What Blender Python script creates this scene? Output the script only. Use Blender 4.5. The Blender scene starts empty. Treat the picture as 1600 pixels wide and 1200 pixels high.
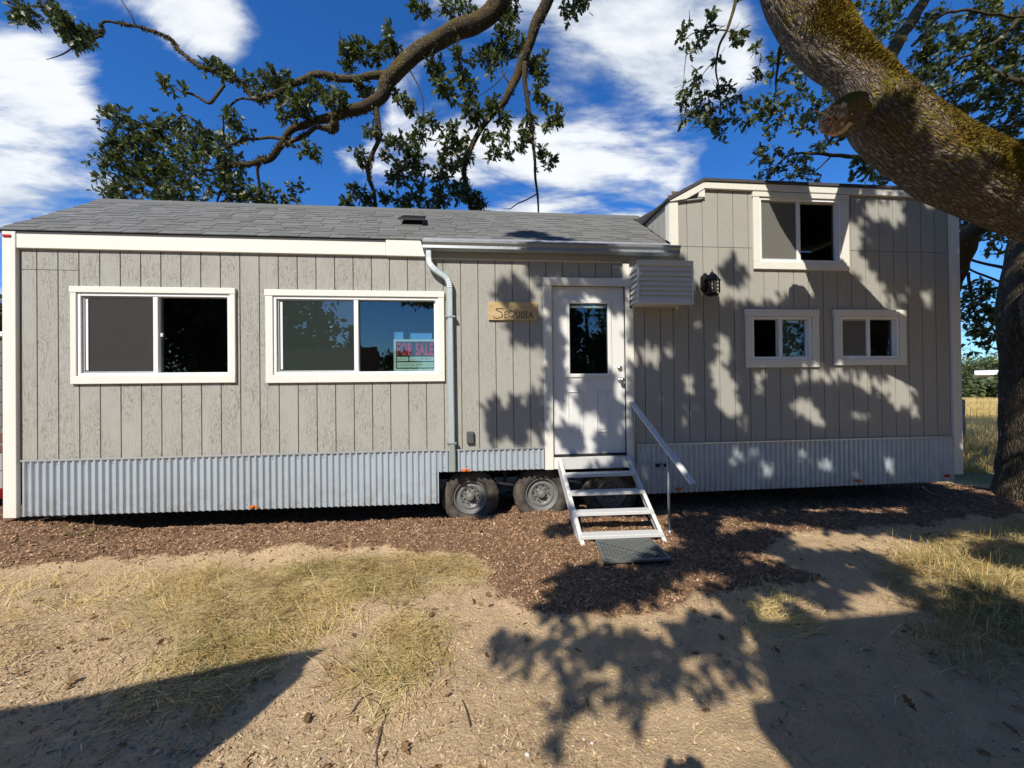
import bpy, bmesh, math, random
import numpy as np
from mathutils import Vector, Matrix, noise as mnoise
R = math.radians
random.seed(7)
rng = np.random.default_rng(7)
scene = bpy.context.scene
COL = scene.collection

# ------------------------------------------------------------------ camera
F_PX, CAM_Y, CAM_Z, YAW, PITCH, ROLL = 600.0, -4.536, 1.65, 0.0950, 0.0056, -0.0113
GZ = 0.07                                            # ground level at the steps
def cam_axes():
    cy, sy = math.cos(YAW), math.sin(YAW)
    fwd = np.array([sy*math.cos(PITCH), cy*math.cos(PITCH), math.sin(PITCH)])
    r = np.array([cy, -sy, 0.0]); u = np.cross(r, fwd)
    return (math.cos(ROLL)*r + math.sin(ROLL)*u, -math.sin(ROLL)*r + math.cos(ROLL)*u, fwd)
AX, AY, AW = cam_axes()
EYE = np.array([0.0, CAM_Y, CAM_Z])
cd = bpy.data.cameras.new('camera'); cam = bpy.data.objects.new('camera', cd); COL.objects.link(cam)
cd.sensor_width = 36.0; cd.lens = 36.0*F_PX/1600.0; cd.clip_start = 0.05; cd.clip_end = 4000
m = Matrix.Identity(4)
for i in range(3):
    m[i][0], m[i][1], m[i][2], m[i][3] = AX[i], AY[i], -AW[i], EYE[i]
cam.matrix_world = m
scene.camera = cam
# survey helpers: a direction measured from where the photographer stood -> a point of the place
def ray(x, y): return ((x-800)/F_PX)*AX + ((600-y)/F_PX)*AY + AW
def on_y(x, y, c=0.0): d = ray(x, y); return EYE + d*((c-CAM_Y)/d[1])
def on_z(x, y, z=GZ): d = ray(x, y); return EYE + d*((z-CAM_Z)/d[2])

# ------------------------------------------------------------------ sun, sky, exposure
SUN = np.array([0.358, 0.652, -0.668]); SUN /= np.linalg.norm(SUN)     # direction the light travels
ld = bpy.data.lights.new('sun', 'SUN'); ld.energy = 5.0; ld.angle = R(0.53); ld.color = (1.0, 0.94, 0.83)
lo = bpy.data.objects.new('sun', ld); COL.objects.link(lo); lo.location = (-8, -12, 15)
lo.rotation_euler = Vector(SUN).to_track_quat('-Z', 'Y').to_euler()

world = bpy.data.worlds.new('World'); scene.world = world; world.use_nodes = True
def build_sky():
    nt = world.node_tree; N = nt.nodes; L = nt.links; N.clear()
    out = N.new('ShaderNodeOutputWorld'); bg = N.new('ShaderNodeBackground'); L.new(bg.outputs[0], out.inputs[0])
    bg.inputs['Strength'].default_value = 0.074
    sky = N.new('ShaderNodeTexSky'); sky.sky_type = 'NISHITA'; sky.sun_disc = False
    sky.sun_elevation = math.asin(-SUN[2]); sky.sun_rotation = math.atan2(-SUN[0], -SUN[1])
    sky.air_density = 1.0; sky.dust_density = 0.25; sky.ozone_density = 2.0
    hs = N.new('ShaderNodeHueSaturation'); hs.inputs['Saturation'].default_value = 1.28; hs.inputs['Value'].default_value = 1.0
    L.new(sky.outputs[0], hs.inputs['Color'])
    tint = N.new('ShaderNodeMix'); tint.data_type = 'RGBA'; tint.blend_type = 'MULTIPLY'; tint.inputs['Factor'].default_value = 1
    tint.inputs['B'].default_value = (0.84, 1.36, 1.96, 1)
    L.new(hs.outputs[0], tint.inputs['A'])
    tc = N.new('ShaderNodeTexCoord')
    nrm = N.new('ShaderNodeVectorMath'); nrm.operation = 'NORMALIZE'; L.new(tc.outputs['Generated'], nrm.inputs[0])
    sep = N.new('ShaderNodeSeparateXYZ'); L.new(nrm.outputs[0], sep.inputs[0])
    def math_(op, a, b=None, c=None):
        n = N.new('ShaderNodeMath'); n.operation = op
        for i, v in enumerate((a, b, c)):
            if v is None: continue
            if isinstance(v, (int, float)): n.inputs[i].default_value = v
            else: L.new(v, n.inputs[i])
        return n.outputs[0]
    def rng_(v, a, b, c=0.0, d=1.0, smooth=True):
        n = N.new('ShaderNodeMapRange'); n.interpolation_type = 'SMOOTHSTEP' if smooth else 'LINEAR'
        L.new(v, n.inputs['Value'])
        for k, x in zip(('From Min', 'From Max', 'To Min', 'To Max'), (a, b, c, d)): n.inputs[k].default_value = x
        return n.outputs[0]
    zz = math_('ADD', math_('ABSOLUTE', sep.outputs[2]), 0.22)
    cmb = N.new('ShaderNodeCombineXYZ')
    L.new(math_('DIVIDE', sep.outputs[0], zz), cmb.inputs[0]); L.new(math_('DIVIDE', sep.outputs[1], zz), cmb.inputs[1])
    def noise(scale, detail, off, rough=0.55, dist=0.0):
        mp = N.new('ShaderNodeMapping'); mp.inputs['Location'].default_value = off; mp.inputs['Rotation'].default_value = (0, 0, 0.6)
        mp.inputs['Scale'].default_value = (0.80, 1.75, 1.0)
        L.new(cmb.outputs[0], mp.inputs[0])
        n = N.new('ShaderNodeTexNoise'); n.inputs['Scale'].default_value = scale; n.inputs['Detail'].default_value = detail
        n.inputs['Roughness'].default_value = rough; n.inputs['Distortion'].default_value = dist
        L.new(mp.outputs[0], n.inputs['Vector']); return n.outputs['Fac']
    n1 = noise(2.3, 11, (0.3, 1.7, 0), 0.60, 0.35); n2 = noise(3.2, 7, (4.1, 2.2, 0.5)); n3 = noise(0.55, 3, (1.0, 5.0, 0))
    # where the day's clouds stand: direction, angular radius, weight
    spots = [((700,130),9,0.58),((790,60),10,0.69),((870,110),12,0.82),((960,150),12,0.82),((900,250),11,0.82),((1000,60),11,0.69),((1060,150),8,0.58),
             ((800,260),9,0.53),((640,230),7,0.35),((700,200),8,0.47),((1020,270),8,0.58),((960,320),9,0.69),((1130,120),6,0.35),((1170,60),5,0.29),((560,260),5,0.24),((1230,130),4,0.20),
             ((20,170),7,0.30),((70,220),7,0.30),((10,280),8,0.34),((80,300),6,0.24),((130,190),5,0.20),((120,260),5,0.18),((160,230),4,0.12),((30,120),5,0.16),
             ((180,30),6,0.11),((260,10),7,0.20),((330,20),7,0.20),((380,50),5,0.12),((80,40),6,0.11),((250,-60),9,0.20),((155,115),2.5,0.16),((110,20),5,0.09),
             ((500,90),9,-.6),((250,140),8,-.5),((300,260),9,-.5),((1220,260),8,-.3),((1330,100),13,-.6),((1500,200),16,-.7),((450,290),8,-.4),((430,200),8,-.4),((1540,440),12,-.6),((1090,300),4,-.3),((200,80),4,-.25)]
    acc = None
    for (px, py), deg, wgt in spots:
        d = ray(px, py); d = d/np.linalg.norm(d)
        dp = N.new('ShaderNodeVectorMath'); dp.operation = 'DOT_PRODUCT'; L.new(nrm.outputs[0], dp.inputs[0]); dp.inputs[1].default_value = d
        v = rng_(dp.outputs['Value'], math.cos(R(deg)), math.cos(R(deg*0.15)), 0.0, wgt)
        acc = v if acc is None else math_('ADD', acc, v)
    front = rng_(sep.outputs[1], -0.1, 0.5)
    wide = math_('MULTIPLY', rng_(n3, 0.46, 0.66, -0.35, 0.42), math_('SUBTRACT', 1.0, front))
    acc = math_('MINIMUM', math_('ADD', acc, wide), 0.50)
    dens = math_('ADD', acc, math_('MULTIPLY', math_('SUBTRACT', n1, 0.5), 3.1))
    dens = math_('ADD', dens, math_('MULTIPLY', math_('SUBTRACT', n2, 0.5), 0.8))
    cov = rng_(dens, 0.10, 0.72)
    shade = rng_(math_('ADD', math_('MULTIPLY', n2, 0.7), math_('MULTIPLY', dens, 0.30)), 0.34, 0.68, 0.15, 1.0)
    ccol = N.new('ShaderNodeMix'); ccol.data_type = 'RGBA'; L.new(shade, ccol.inputs['Factor'])
    ccol.inputs['A'].default_value = (3.8, 4.9, 6.6, 1); ccol.inputs['B'].default_value = (11.6, 11.9, 12.2, 1)
    mix = N.new('ShaderNodeMix'); mix.data_type = 'RGBA'
    L.new(math_('MULTIPLY', cov, 0.94), mix.inputs['Factor']); L.new(tint.outputs['Result'], mix.inputs['A']); L.new(ccol.outputs['Result'], mix.inputs['B'])
    L.new(mix.outputs['Result'], bg.inputs['Color'])
build_sky()
vs = scene.view_settings
scene.display_settings.display_device = 'sRGB'; vs.view_transform = 'Standard'; vs.look = 'None'; vs.gamma = 1; vs.exposure = 0.24; vs.use_curve_mapping = False
scene.render.engine = 'CYCLES'
scene.cycles.max_bounces = 8; scene.cycles.transparent_max_bounces = 24; scene.cycles.use_denoising = True

# ------------------------------------------------------------------ materials
class Mat:
    def __init__(s, name, col=(.5,.5,.5), rough=.7, metal=0.0, spec=0.3):
        s.m = bpy.data.materials.new(name); s.m.use_nodes = True
        s.nt = s.m.node_tree; s.N = s.nt.nodes; s.L = s.nt.links
        s.b = s.N['Principled BSDF']; s.set('Base Color', (*col, 1)); s.set('Roughness', rough); s.set('Metallic', metal); s.set('Specular IOR Level', spec)
        s.tc = s.N.new('ShaderNodeTexCoord'); s.co = s.tc.outputs['Object']
    def set(s, k, v): s.b.inputs[k].default_value = v
    def map(s, scale=(1,1,1), loc=(0,0,0), rot=(0,0,0), src=None):
        n = s.N.new('ShaderNodeMapping'); n.inputs['Scale'].default_value = scale; n.inputs['Location'].default_value = loc; n.inputs['Rotation'].default_value = rot
        s.L.new(src or s.co, n.inputs[0]); return n.outputs[0]
    def noise(s, scale, detail=4, rough=.55, dist=0.0, v=None):
        n = s.N.new('ShaderNodeTexNoise'); n.inputs['Scale'].default_value = scale; n.inputs['Detail'].default_value = detail
        n.inputs['Roughness'].default_value = rough; n.inputs['Distortion'].default_value = dist
        s.L.new(v or s.co, n.inputs['Vector']); return n.outputs['Fac']
    def voro(s, scale, v=None, feat='F1', out='Distance'):
        n = s.N.new('ShaderNodeTexVoronoi'); n.feature = feat; n.inputs['Scale'].default_value = scale
        s.L.new(v or s.co, n.inputs['Vector']); return n.outputs[out]
    def rng(s, v, a, b, c=0.0, d=1.0):
        n = s.N.new('ShaderNodeMapRange'); s.L.new(v, n.inputs['Value'])
        for k, x in zip(('From Min','From Max','To Min','To Max'), (a,b,c,d)): n.inputs[k].default_value = x
        return n.outputs[0]
    def math(s, op, a, b=None):
        n = s.N.new('ShaderNodeMath'); n.operation = op
        for i, v in enumerate((a, b)):
            if v is None: continue
            if isinstance(v, (int, float)): n.inputs[i].default_value = v
            else: s.L.new(v, n.inputs[i])
        return n.outputs[0]
    def mix(s, fac, a, b, mode='MIX'):
        n = s.N.new('ShaderNodeMix'); n.data_type = 'RGBA'; n.blend_type = mode
        for k, v in (('Factor', fac), ('A', a), ('B', b)):
            if isinstance(v, (int, float)): n.inputs[k].default_value = v
            elif isinstance(v, tuple): n.inputs[k].default_value = (*v, 1)
            else: s.L.new(v, n.inputs[k])
        return n.outputs['Result']
    def attr(s, name, out='Fac'):
        n = s.N.new('ShaderNodeAttribute'); n.attribute_name = name; return n.outputs[out]
    def rand(s): return s.N.new('ShaderNodeObjectInfo').outputs['Random']
    def uv(s): return s.tc.outputs['UV']
    def col(s, v): s.L.new(v, s.b.inputs['Base Color'])
    def rough(s, v): s.L.new(v, s.b.inputs['Roughness'])
    def bump(s, h, strength=.3, dist=.01):
        n = s.N.new('ShaderNodeBump'); n.inputs['Strength'].default_value = strength; n.inputs['Distance'].default_value = dist
        s.L.new(h, n.inputs['Height']); s.L.new(n.outputs[0], s.b.inputs['Normal'])

def painted(name, c, rough=.55, mott=.10, bump=.12, dirt=(.30,.27,.22), dirt_amt=.18, spec=.35):
    M = Mat(name, c, rough, spec=spec)
    a = M.noise(6, 6, .6); b = M.noise(60, 4, .6); g = M.noise(9, 5, .6, .4, M.map((14, 14, 1)))
    col = M.mix(M.rng(a, .35, .7, 0, mott), c, tuple(x*.72 for x in c))
    col = M.mix(M.rng(b, .62, .78, 0, dirt_amt), col, dirt)
    col = M.mix(M.rng(g, .5, .75, 0, mott), col, tuple(x*.8 for x in c))
    M.col(col); M.bump(M.math('ADD', g, M.math('MULTIPLY', b, .4)), bump, .004); return M.m
def siding():
    M = Mat('grey_siding_paint', (.37,.345,.30), .72, spec=.25)
    geo = M.N.new('ShaderNodeNewGeometry'); P = geo.outputs['Position']
    off = M.N.new('ShaderNodeVectorMath'); off.operation = 'ADD'; M.L.new(P, off.inputs[0])
    cx = M.N.new('ShaderNodeCombineXYZ'); M.L.new(M.math('MULTIPLY', M.rand(), 37.0), cx.inputs[0]); M.L.new(M.math('MULTIPLY', M.rand(), 19.0), cx.inputs[2]); M.L.new(cx.outputs[0], off.inputs[1])
    V = off.outputs[0]
    w = M.noise(4.2, 3, .5, .6, M.map((3.2, 3.2, .8), src=V))
    ring = M.math('FRACT', M.math('MULTIPLY', w, 13.0))
    line = M.rng(M.math('ABSOLUTE', M.math('SUBTRACT', ring, .5)), .30, .06, 0, 1)
    patch = M.rng(M.noise(3.2, 3, .5, 0, M.map((1.2, 1.2, .5), src=V)), .36, .56)
    fine = M.noise(30, 5, .7, .2, M.map((2.6, 2.6, .22), src=V))
    # weathering is strongest on the boards of the left half
    sx = M.N.new('ShaderNodeSeparateXYZ'); M.L.new(P, sx.inputs[0])
    worn = M.rng(sx.outputs[0], -1.6, 0.8, 1.0, .25)
    base = M.mix(M.rng(M.rand(), 0, 1, 0, .35), (.366,.358,.320), (.330,.322,.288))
    base = M.mix(M.rng(M.noise(1.3, 3, .5, 0, V), .35, .7, 0, .30), base, (.355,.335,.30))
    lf = M.math('MULTIPLY', M.math('MULTIPLY', line, M.rng(fine, .36, .58)), M.math('MULTIPLY', patch, worn))
    c = M.mix(M.math('MULTIPLY', lf, .95), base, (.165,.15,.13))
    c = M.mix(M.math('MULTIPLY', M.rng(fine, .50, .74, 0, .55), worn), c, (.21,.19,.165))
    c = M.mix(M.rng(M.noise(70, 2, .5, 0, V), .74, .80, 0, .5), c, (.47,.44,.40))
    M.col(c); M.bump(M.math('ADD', fine, M.math('MULTIPLY', line, -.35)), .22, .004); return M.m
def metal(name, c, rough=.4, metal=.85, mott=.25):
    M = Mat(name, c, rough, metal)
    a = M.noise(30, 5, .6); sp = M.voro(45, out='Color')
    M.col(M.mix(M.rng(a, .35, .7, 0, mott), c, tuple(x*.7 for x in c))); M.rough(M.rng(a, .3, .7, rough-.08, rough+.14)); M.bump(a, .06, .002); return M.m
def corrugated():
    M = Mat('corrugated_steel', (.60,.64,.70), .42, .35, .4)
    a = M.noise(5, 5, .6, 0, M.map((1, 1, .5))); b = M.noise(90, 3); lo = M.math('SUBTRACT', 1.0, 0.0)
    c = M.mix(M.rng(a, .35, .68, 0, .30), (.475,.535,.59), (.37,.42,.47)); c = M.mix(M.rng(b, .6, .75, 0, .16), c, (.36,.36,.37))
    geo = M.N.new('ShaderNodeNewGeometry'); sz = M.N.new('ShaderNodeSeparateXYZ'); M.L.new(geo.outputs['Position'], sz.inputs[0])
    mud = M.math('MULTIPLY', M.rng(sz.outputs[2], .72, .32), M.rng(M.noise(7, 6, .7, 0, geo.outputs['Position']), .45, .68)); c = M.mix(M.math('MULTIPLY', mud, .55), c, (.26,.215,.16))
    ov = M.rng(M.noise(1.1, 2, .5, 0, geo.outputs['Position']), .4, .62, 0, .22); c = M.mix(ov, c, (.34,.36,.38))
    M.col(c); M.rough(M.rng(a, .3, .7, .36, .52)); M.bump(M.noise(3.2, 3), .25, .02); return M.m
def shingle():
    M = Mat('asphalt_shingle', (.13,.13,.13), .92, spec=.15)
    geo = M.N.new('ShaderNodeNewGeometry'); r = M.math('FRACT', M.math('ADD', M.rand(), geo.outputs['Random Per Island'])); g = M.noise(220, 3, .7); g2 = M.noise(14, 4, .6)
    c = M.mix(M.rng(r, 0, 1, 0, 1), (.135,.137,.131), (.195,.195,.187))
    c = M.mix(M.rng(g, .35, .7, 0, .55), c, (.08,.08,.078)); c = M.mix(M.rng(g2, .5, .75, 0, .25), c, (.24,.235,.22))
    M.col(c); M.bump(g, .5, .006); return M.m
def glass():
    M = Mat('window_glass'); nt, N, L = M.nt, M.N, M.L
    out = N['Material Output']; tr = N.new('ShaderNodeBsdfTransparent'); tr.inputs[0].default_value = (.74,.80,.79,1)
    gl = N.new('ShaderNodeBsdfGlossy'); gl.inputs['Roughness'].default_value = .0; gl.inputs['Color'].default_value = (.95,.97,1,1)
    bp = N.new('ShaderNodeBump'); bp.inputs['Strength'].default_value = .02; bp.inputs['Distance'].default_value = .01; L.new(M.noise(1.2, 2), bp.inputs['Height']); L.new(bp.outputs[0], gl.inputs['Normal'])
    fr = N.new('ShaderNodeLayerWeight'); fr.inputs[0].default_value = .5
    mx = N.new('ShaderNodeMixShader'); L.new(M.math('ADD', M.math('MULTIPLY', M.math('POWER', fr.outputs['Facing'], 5.0), .85), .075), mx.inputs[0]); L.new(tr.outputs[0], mx.inputs[1]); L.new(gl.outputs[0], mx.inputs[2]); L.new(mx.outputs[0], out.inputs[0])
    return M.m
def screen(name, c, alpha):
    M = Mat(name, c, .8); nt, N, L = M.nt, M.N, M.L
    tr = N.new('ShaderNodeBsdfTransparent'); mx = N.new('ShaderNodeMixShader'); mx.inputs[0].default_value = alpha
    L.new(tr.outputs[0], mx.inputs[1]); L.new(M.b.outputs[0], mx.inputs[2]); L.new(mx.outputs[0], N['Material Output'].inputs[0]); return M.m
def plain(name, c, rough=.6, metal_=0.0, mott=.2, sc=20):
    M = Mat(name, c, rough, metal_); a = M.noise(sc, 5, .6)
    M.col(M.mix(M.rng(a, .35, .7, 0, mott), c, tuple(x*.6 for x in c))); M.bump(a, .08, .003); return M.m
def bark(name, c1, c2, scale=1.0, moss=0.0):
    M = Mat(name, c1, .95, spec=.1); uv = M.map((1, .30, 1), src=M.uv())
    wv = M.N.new('ShaderNodeTexNoise'); wv.inputs['Scale'].default_value = 9*scale; wv.inputs['Detail'].default_value = 4; M.L.new(uv, wv.inputs['Vector'])
    sc_ = M.N.new('ShaderNodeVectorMath'); sc_.operation = 'SCALE'; sc_.inputs['Scale'].default_value = .11/scale; M.L.new(wv.outputs['Color'], sc_.inputs[0])
    ad = M.N.new('ShaderNodeVectorMath'); ad.operation = 'ADD'; M.L.new(uv, ad.inputs[0]); M.L.new(sc_.outputs[0], ad.inputs[1]); wuv = ad.outputs[0]
    r1 = M.rng(M.voro(44*scale, wuv, 'DISTANCE_TO_EDGE'), 0, .30); a2 = M.noise(60*scale, 5, .7, .2, uv); n2 = M.noise(5, 4, .6)
    h = M.math('ADD', r1, M.math('MULTIPLY', a2, .9))
    c = M.mix(M.rng(h, .30, 1.45), c2, c1); c = M.mix(M.rng(n2, .4, .7, 0, .5), c, tuple(x*.62 for x in c1))
    c = M.mix(M.rng(M.noise(11, 4, .7), .60, .72, 0, .55), c, (.40,.38,.33))          # pale lichen
    if moss:
        geo = M.N.new('ShaderNodeNewGeometry'); sp = M.N.new('ShaderNodeSeparateXYZ'); M.L.new(geo.outputs['True Normal'], sp.inputs[0])
        top = M.math('ADD', M.math('ADD', M.math('MULTIPLY', sp.outputs[2], .8), M.math('MULTIPLY', sp.outputs[1], -.5)), M.rng(M.noise(3.0, 5, .65), .3, .7, -.42, .62))
        mf = M.rng(M.math('ADD', top, M.math('MULTIPLY', M.math('SUBTRACT', M.noise(26, 5, .7), .5), 1.3)), .10, .75, 0, moss); mc = M.mix(M.rng(M.noise(42, 4, .7), .3, .7), (.10,.075,.012), (.26,.195,.028))
        mc = M.mix(M.rng(M.noise(2.4, 3), .45, .65, 0, .8), mc, (.15,.085,.028))
        c = M.mix(mf, c, mc)
    M.col(c); M.bump(h, .9, .022/scale); return M.m
def leafmat(name, c1, c2, c3, trans=.28):
    M = Mat(name, c1, .48, spec=.45); N, L = M.N, M.L
    r = M.attr('rnd'); c = M.mix(r, c1, c2); c = M.mix(M.rng(r, .80, 1.0, 0, .8), c, c3)
    M.col(c); tl = N.new('ShaderNodeBsdfTranslucent'); L.new(M.mix(.5, c, (.16,.20,.03)), tl.inputs[0])
    mx = N.new('ShaderNodeMixShader'); mx.inputs[0].default_value = trans; L.new(M.b.outputs[0], mx.inputs[1]); L.new(tl.outputs[0], mx.inputs[2]); L.new(mx.outputs[0], N['Material Output'].inputs[0]); return M.m
def bits(name, stops, rough=.85):
    M = Mat(name, stops[0], rough, spec=.2); r = M.attr('rnd')
    cr = M.N.new('ShaderNodeValToRGB'); el = cr.color_ramp.elements
    while len(el) < len(stops): el.new(.5)
    for i, c in enumerate(stops): el[i].position = i/(len(stops)-1); el[i].color = (*c, 1)
    M.L.new(r, cr.inputs[0]); M.col(cr.outputs[0]); return M.m
def ground_mat():
    M = Mat('dry_soil', (.3,.24,.17), .95, spec=.1)
    geo = M.N.new('ShaderNodeNewGeometry'); P = geo.outputs['Position']
    n1 = M.noise(1.4, 5, .6, 0, P); n2 = M.noise(14, 6, .65, 0, P); n3 = M.noise(70, 5, .7, 0, P); n4 = M.noise(5, 5, .6, 0, P)
    soil = M.mix(M.rng(n1, .35, .7), (.66,.475,.285), (.56,.395,.23)); soil = M.mix(M.rng(n2, .45, .7, 0, .5), soil, (.72,.555,.36)); soil = M.mix(M.rng(n3, .5, .72, 0, .32), soil, (.29,.21,.135))
    straw = M.mix(M.rng(n4, .35, .65), (.60,.45,.20), (.55,.44,.23)); straw = M.mix(M.rng(n3, .48, .68, 0, .6), straw, (.28,.20,.09))
    st = M.attr('straw'); stf = M.rng(M.math('ADD', st, M.math('MULTIPLY', M.math('SUBTRACT', n2, .5), .9)), .3, .8, 0, .85)
    c = M.mix(stf, soil, straw)
    gr = M.rng(M.math('ADD', M.attr('green'), M.math('MULTIPLY', M.math('SUBTRACT', n2, .5), .6)), .35, .8, 0, .7); c = M.mix(gr, c, (.13,.135,.045))
    mul = M.mix(M.rng(n2, .35, .65), (.30,.185,.11), (.17,.10,.06)); mul = M.mix(M.rng(n3, .55, .75, 0, .7), mul, (.36,.24,.155))
    mf = M.rng(M.math('ADD', M.attr('mulch'), M.math('MULTIPLY', M.math('SUBTRACT', n2, .5), .7)), .35, .65); c = M.mix(mf, c, mul)
    fld = M.mix(M.rng(n1, .3, .7), (.42,.29,.095), (.34,.235,.085)); fld = M.mix(M.rng(M.noise(.25, 4, .6, .0, P), .45, .62, 0, .8), fld, (.27,.21,.09)); fld = M.mix(M.rng(n2, .4, .7, 0, .4), fld, (.20,.15,.06))
    c = M.mix(M.rng(M.attr('field'), .2, .8), c, fld)
    M.col(c); M.bump(M.math('ADD', M.math('MULTIPLY', n2, 1.2), n3), .95, .03); return M.m

MT = {}
MT['siding'] = siding()
MT['groove'] = plain('siding_groove_paint', (.15,.115,.105), .8)
MT['white'] = painted('white_trim_paint', (.74,.72,.645), .55, .16, .22, dirt_amt=.32)
MT['vinyl'] = painted('white_vinyl', (.82,.82,.81), .35, .03, .02, dirt_amt=.05)
MT['doorw'] = painted('white_door_paint', (.70,.70,.68), .38, .04, .03, dirt_amt=.05)
MT['ac'] = painted('pale_grey_vinyl', (.60,.60,.56), .45, .05, .04, dirt_amt=.08)
MT['step'] = painted('white_step_paint', (.58,.58,.565), .5, .14, .10, dirt=(.33,.29,.24), dirt_amt=.35)
MT['galv'] = metal('galvanised_steel', (.34,.37,.39), .42, .6)
MT['down'] = metal('downspout_steel', (.50,.56,.58), .42, .45)
MT['drip'] = metal('bright_drip_edge', (.55,.55,.55), .35, .6)
MT['corr'] = corrugated()
MT['shingle'] = shingle()
MT['roofdark'] = plain('roof_edge_felt', (.07,.07,.07), .9)
MT['glass'] = glass()
MT['screen'] = screen('dark_insect_screen', (.040,.037,.034), .82)
MT['screen_pale'] = screen('pale_insect_screen', (.16,.157,.14), .84)
MT['screen_grey'] = screen('grey_insect_screen', (.105,.10,.092), .92)
MT['blind'] = plain('greenish_blind', (.20,.215,.17), .8)
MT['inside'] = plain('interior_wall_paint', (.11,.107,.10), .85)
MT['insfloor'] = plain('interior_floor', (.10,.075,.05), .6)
MT['sash'] = plain('grey_sash', (.36,.37,.37), .5)
MT['gasket'] = plain('dark_gasket', (.02,.02,.02), .7)
MT['black'] = plain('black_metal', (.018,.016,.015), .45, .3)
MT['lampglass'] = screen('lantern_glass', (.5,.5,.46), .25)
MT['chrome'] = metal('satin_nickel', (.62,.61,.58), .22, 1.0, .1)
MT['tyre'] = None
MT['rim'] = plain('grey_wheel_paint', (.185,.185,.178), .5, .15, .35, 14)
MT['orange'] = plain('amber_plastic', (.62,.16,.02), .35)
MT['red'] = plain('red_plastic', (.55,.02,.02), .35)
MT['grey_box'] = plain('grey_plastic', (.085,.088,.09), .5)
MT['under'] = plain('chassis_black', (.012,.012,.012), .8)
MT['chassis_grey'] = plain('worn_axle_steel', (.05,.05,.05), .7, .2)
def wood_sign():
    M = Mat('pine_board', (.50,.33,.14), .6); n = M.noise(5, 6, .6, .8, M.map((1.2, 1, 12)))
    M.col(M.mix(M.rng(n, .35, .68), (.56,.42,.22), (.42,.29,.13))); M.bump(n, .1, .002); return M.m
MT['pine'] = wood_sign()
MT['ink'] = plain('black_sign_paint', (.03,.025,.02), .7)
MT['sign_red'] = plain('sign_red', (.80,.035,.06), .6, 0, .05)
MT['sign_black'] = plain('sign_black', (.03,.03,.035), .6, 0, .05)
MT['sign_white'] = plain('sign_pale_green', (.62,.76,.68), .6, 0, .05)
def tyre():
    M = Mat('dusty_tyre_rubber', (.05,.045,.04), .85); n = M.noise(9, 5, .65); f = M.noise(60, 4)
    M.col(M.mix(M.rng(n, .35, .65), (.035,.032,.029), (.105,.088,.070))); M.bump(f, .25, .004); return M.m
MT['tyre'] = tyre()
MT['mat'] = plain('grey_grate_steel', (.17,.18,.172), .55, .3, .3)
MT['bark'] = bark('oak_bark', (.30,.25,.205), (.045,.034,.025), 1.0, 1.0)
MT['bark_twig'] = bark('oak_twig_bark', (.125,.100,.078), (.022,.017,.013), 1.6, .45)
MT['bark_trunk'] = bark('oak_trunk_bark', (.15,.12,.09), (.03,.023,.017), 1.0, .25)
MT['tornwood'] = plain('torn_wood', (.66,.45,.27), .85, 0, .7, 30)
MT['moss'] = bits('moss_fronds', [(.09,.055,.012),(.17,.12,.016),(.30,.225,.035)], .95)
MT['leaf'] = leafmat('oak_leaf', (.056,.076,.021), (.108,.136,.040), (.225,.24,.09), .20)
MT['leaf_far'] = leafmat('far_leaf', (.06,.085,.025), (.10,.125,.040), (.15,.16,.06), .2)
MT['leaf_dark'] = leafmat('conifer_leaf', (.022,.035,.014), (.04,.055,.02), (.06,.075,.03), .1)
MT['chip'] = bits('bark_mulch_chips', [(.09,.048,.028),(.20,.112,.066),(.33,.197,.118),(.47,.30,.185),(.70,.54,.38)])
MT['shaving'] = bits('wood_shavings', [(.20,.125,.07),(.34,.235,.14),(.48,.355,.22),(.60,.47,.31)])
MT['drygrass'] = bits('dry_grass_blades', [(.20,.125,.05),(.46,.32,.12),(.66,.50,.20),(.80,.67,.35)])
MT['greengrass'] = bits('green_grass_blades', [(.10,.12,.03),(.17,.185,.05),(.34,.32,.11)])
MT['stone'] = plain('pale_pebble', (.62,.59,.54), .8)
MT['twig'] = plain('dead_twig', (.10,.075,.055), .9)
MT['ground'] = ground_mat()
MT['wire'] = plain('fence_wire', (.25,.25,.24), .5, .6)
MT['post'] = plain('weathered_post', (.26,.23,.19), .9)

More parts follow.
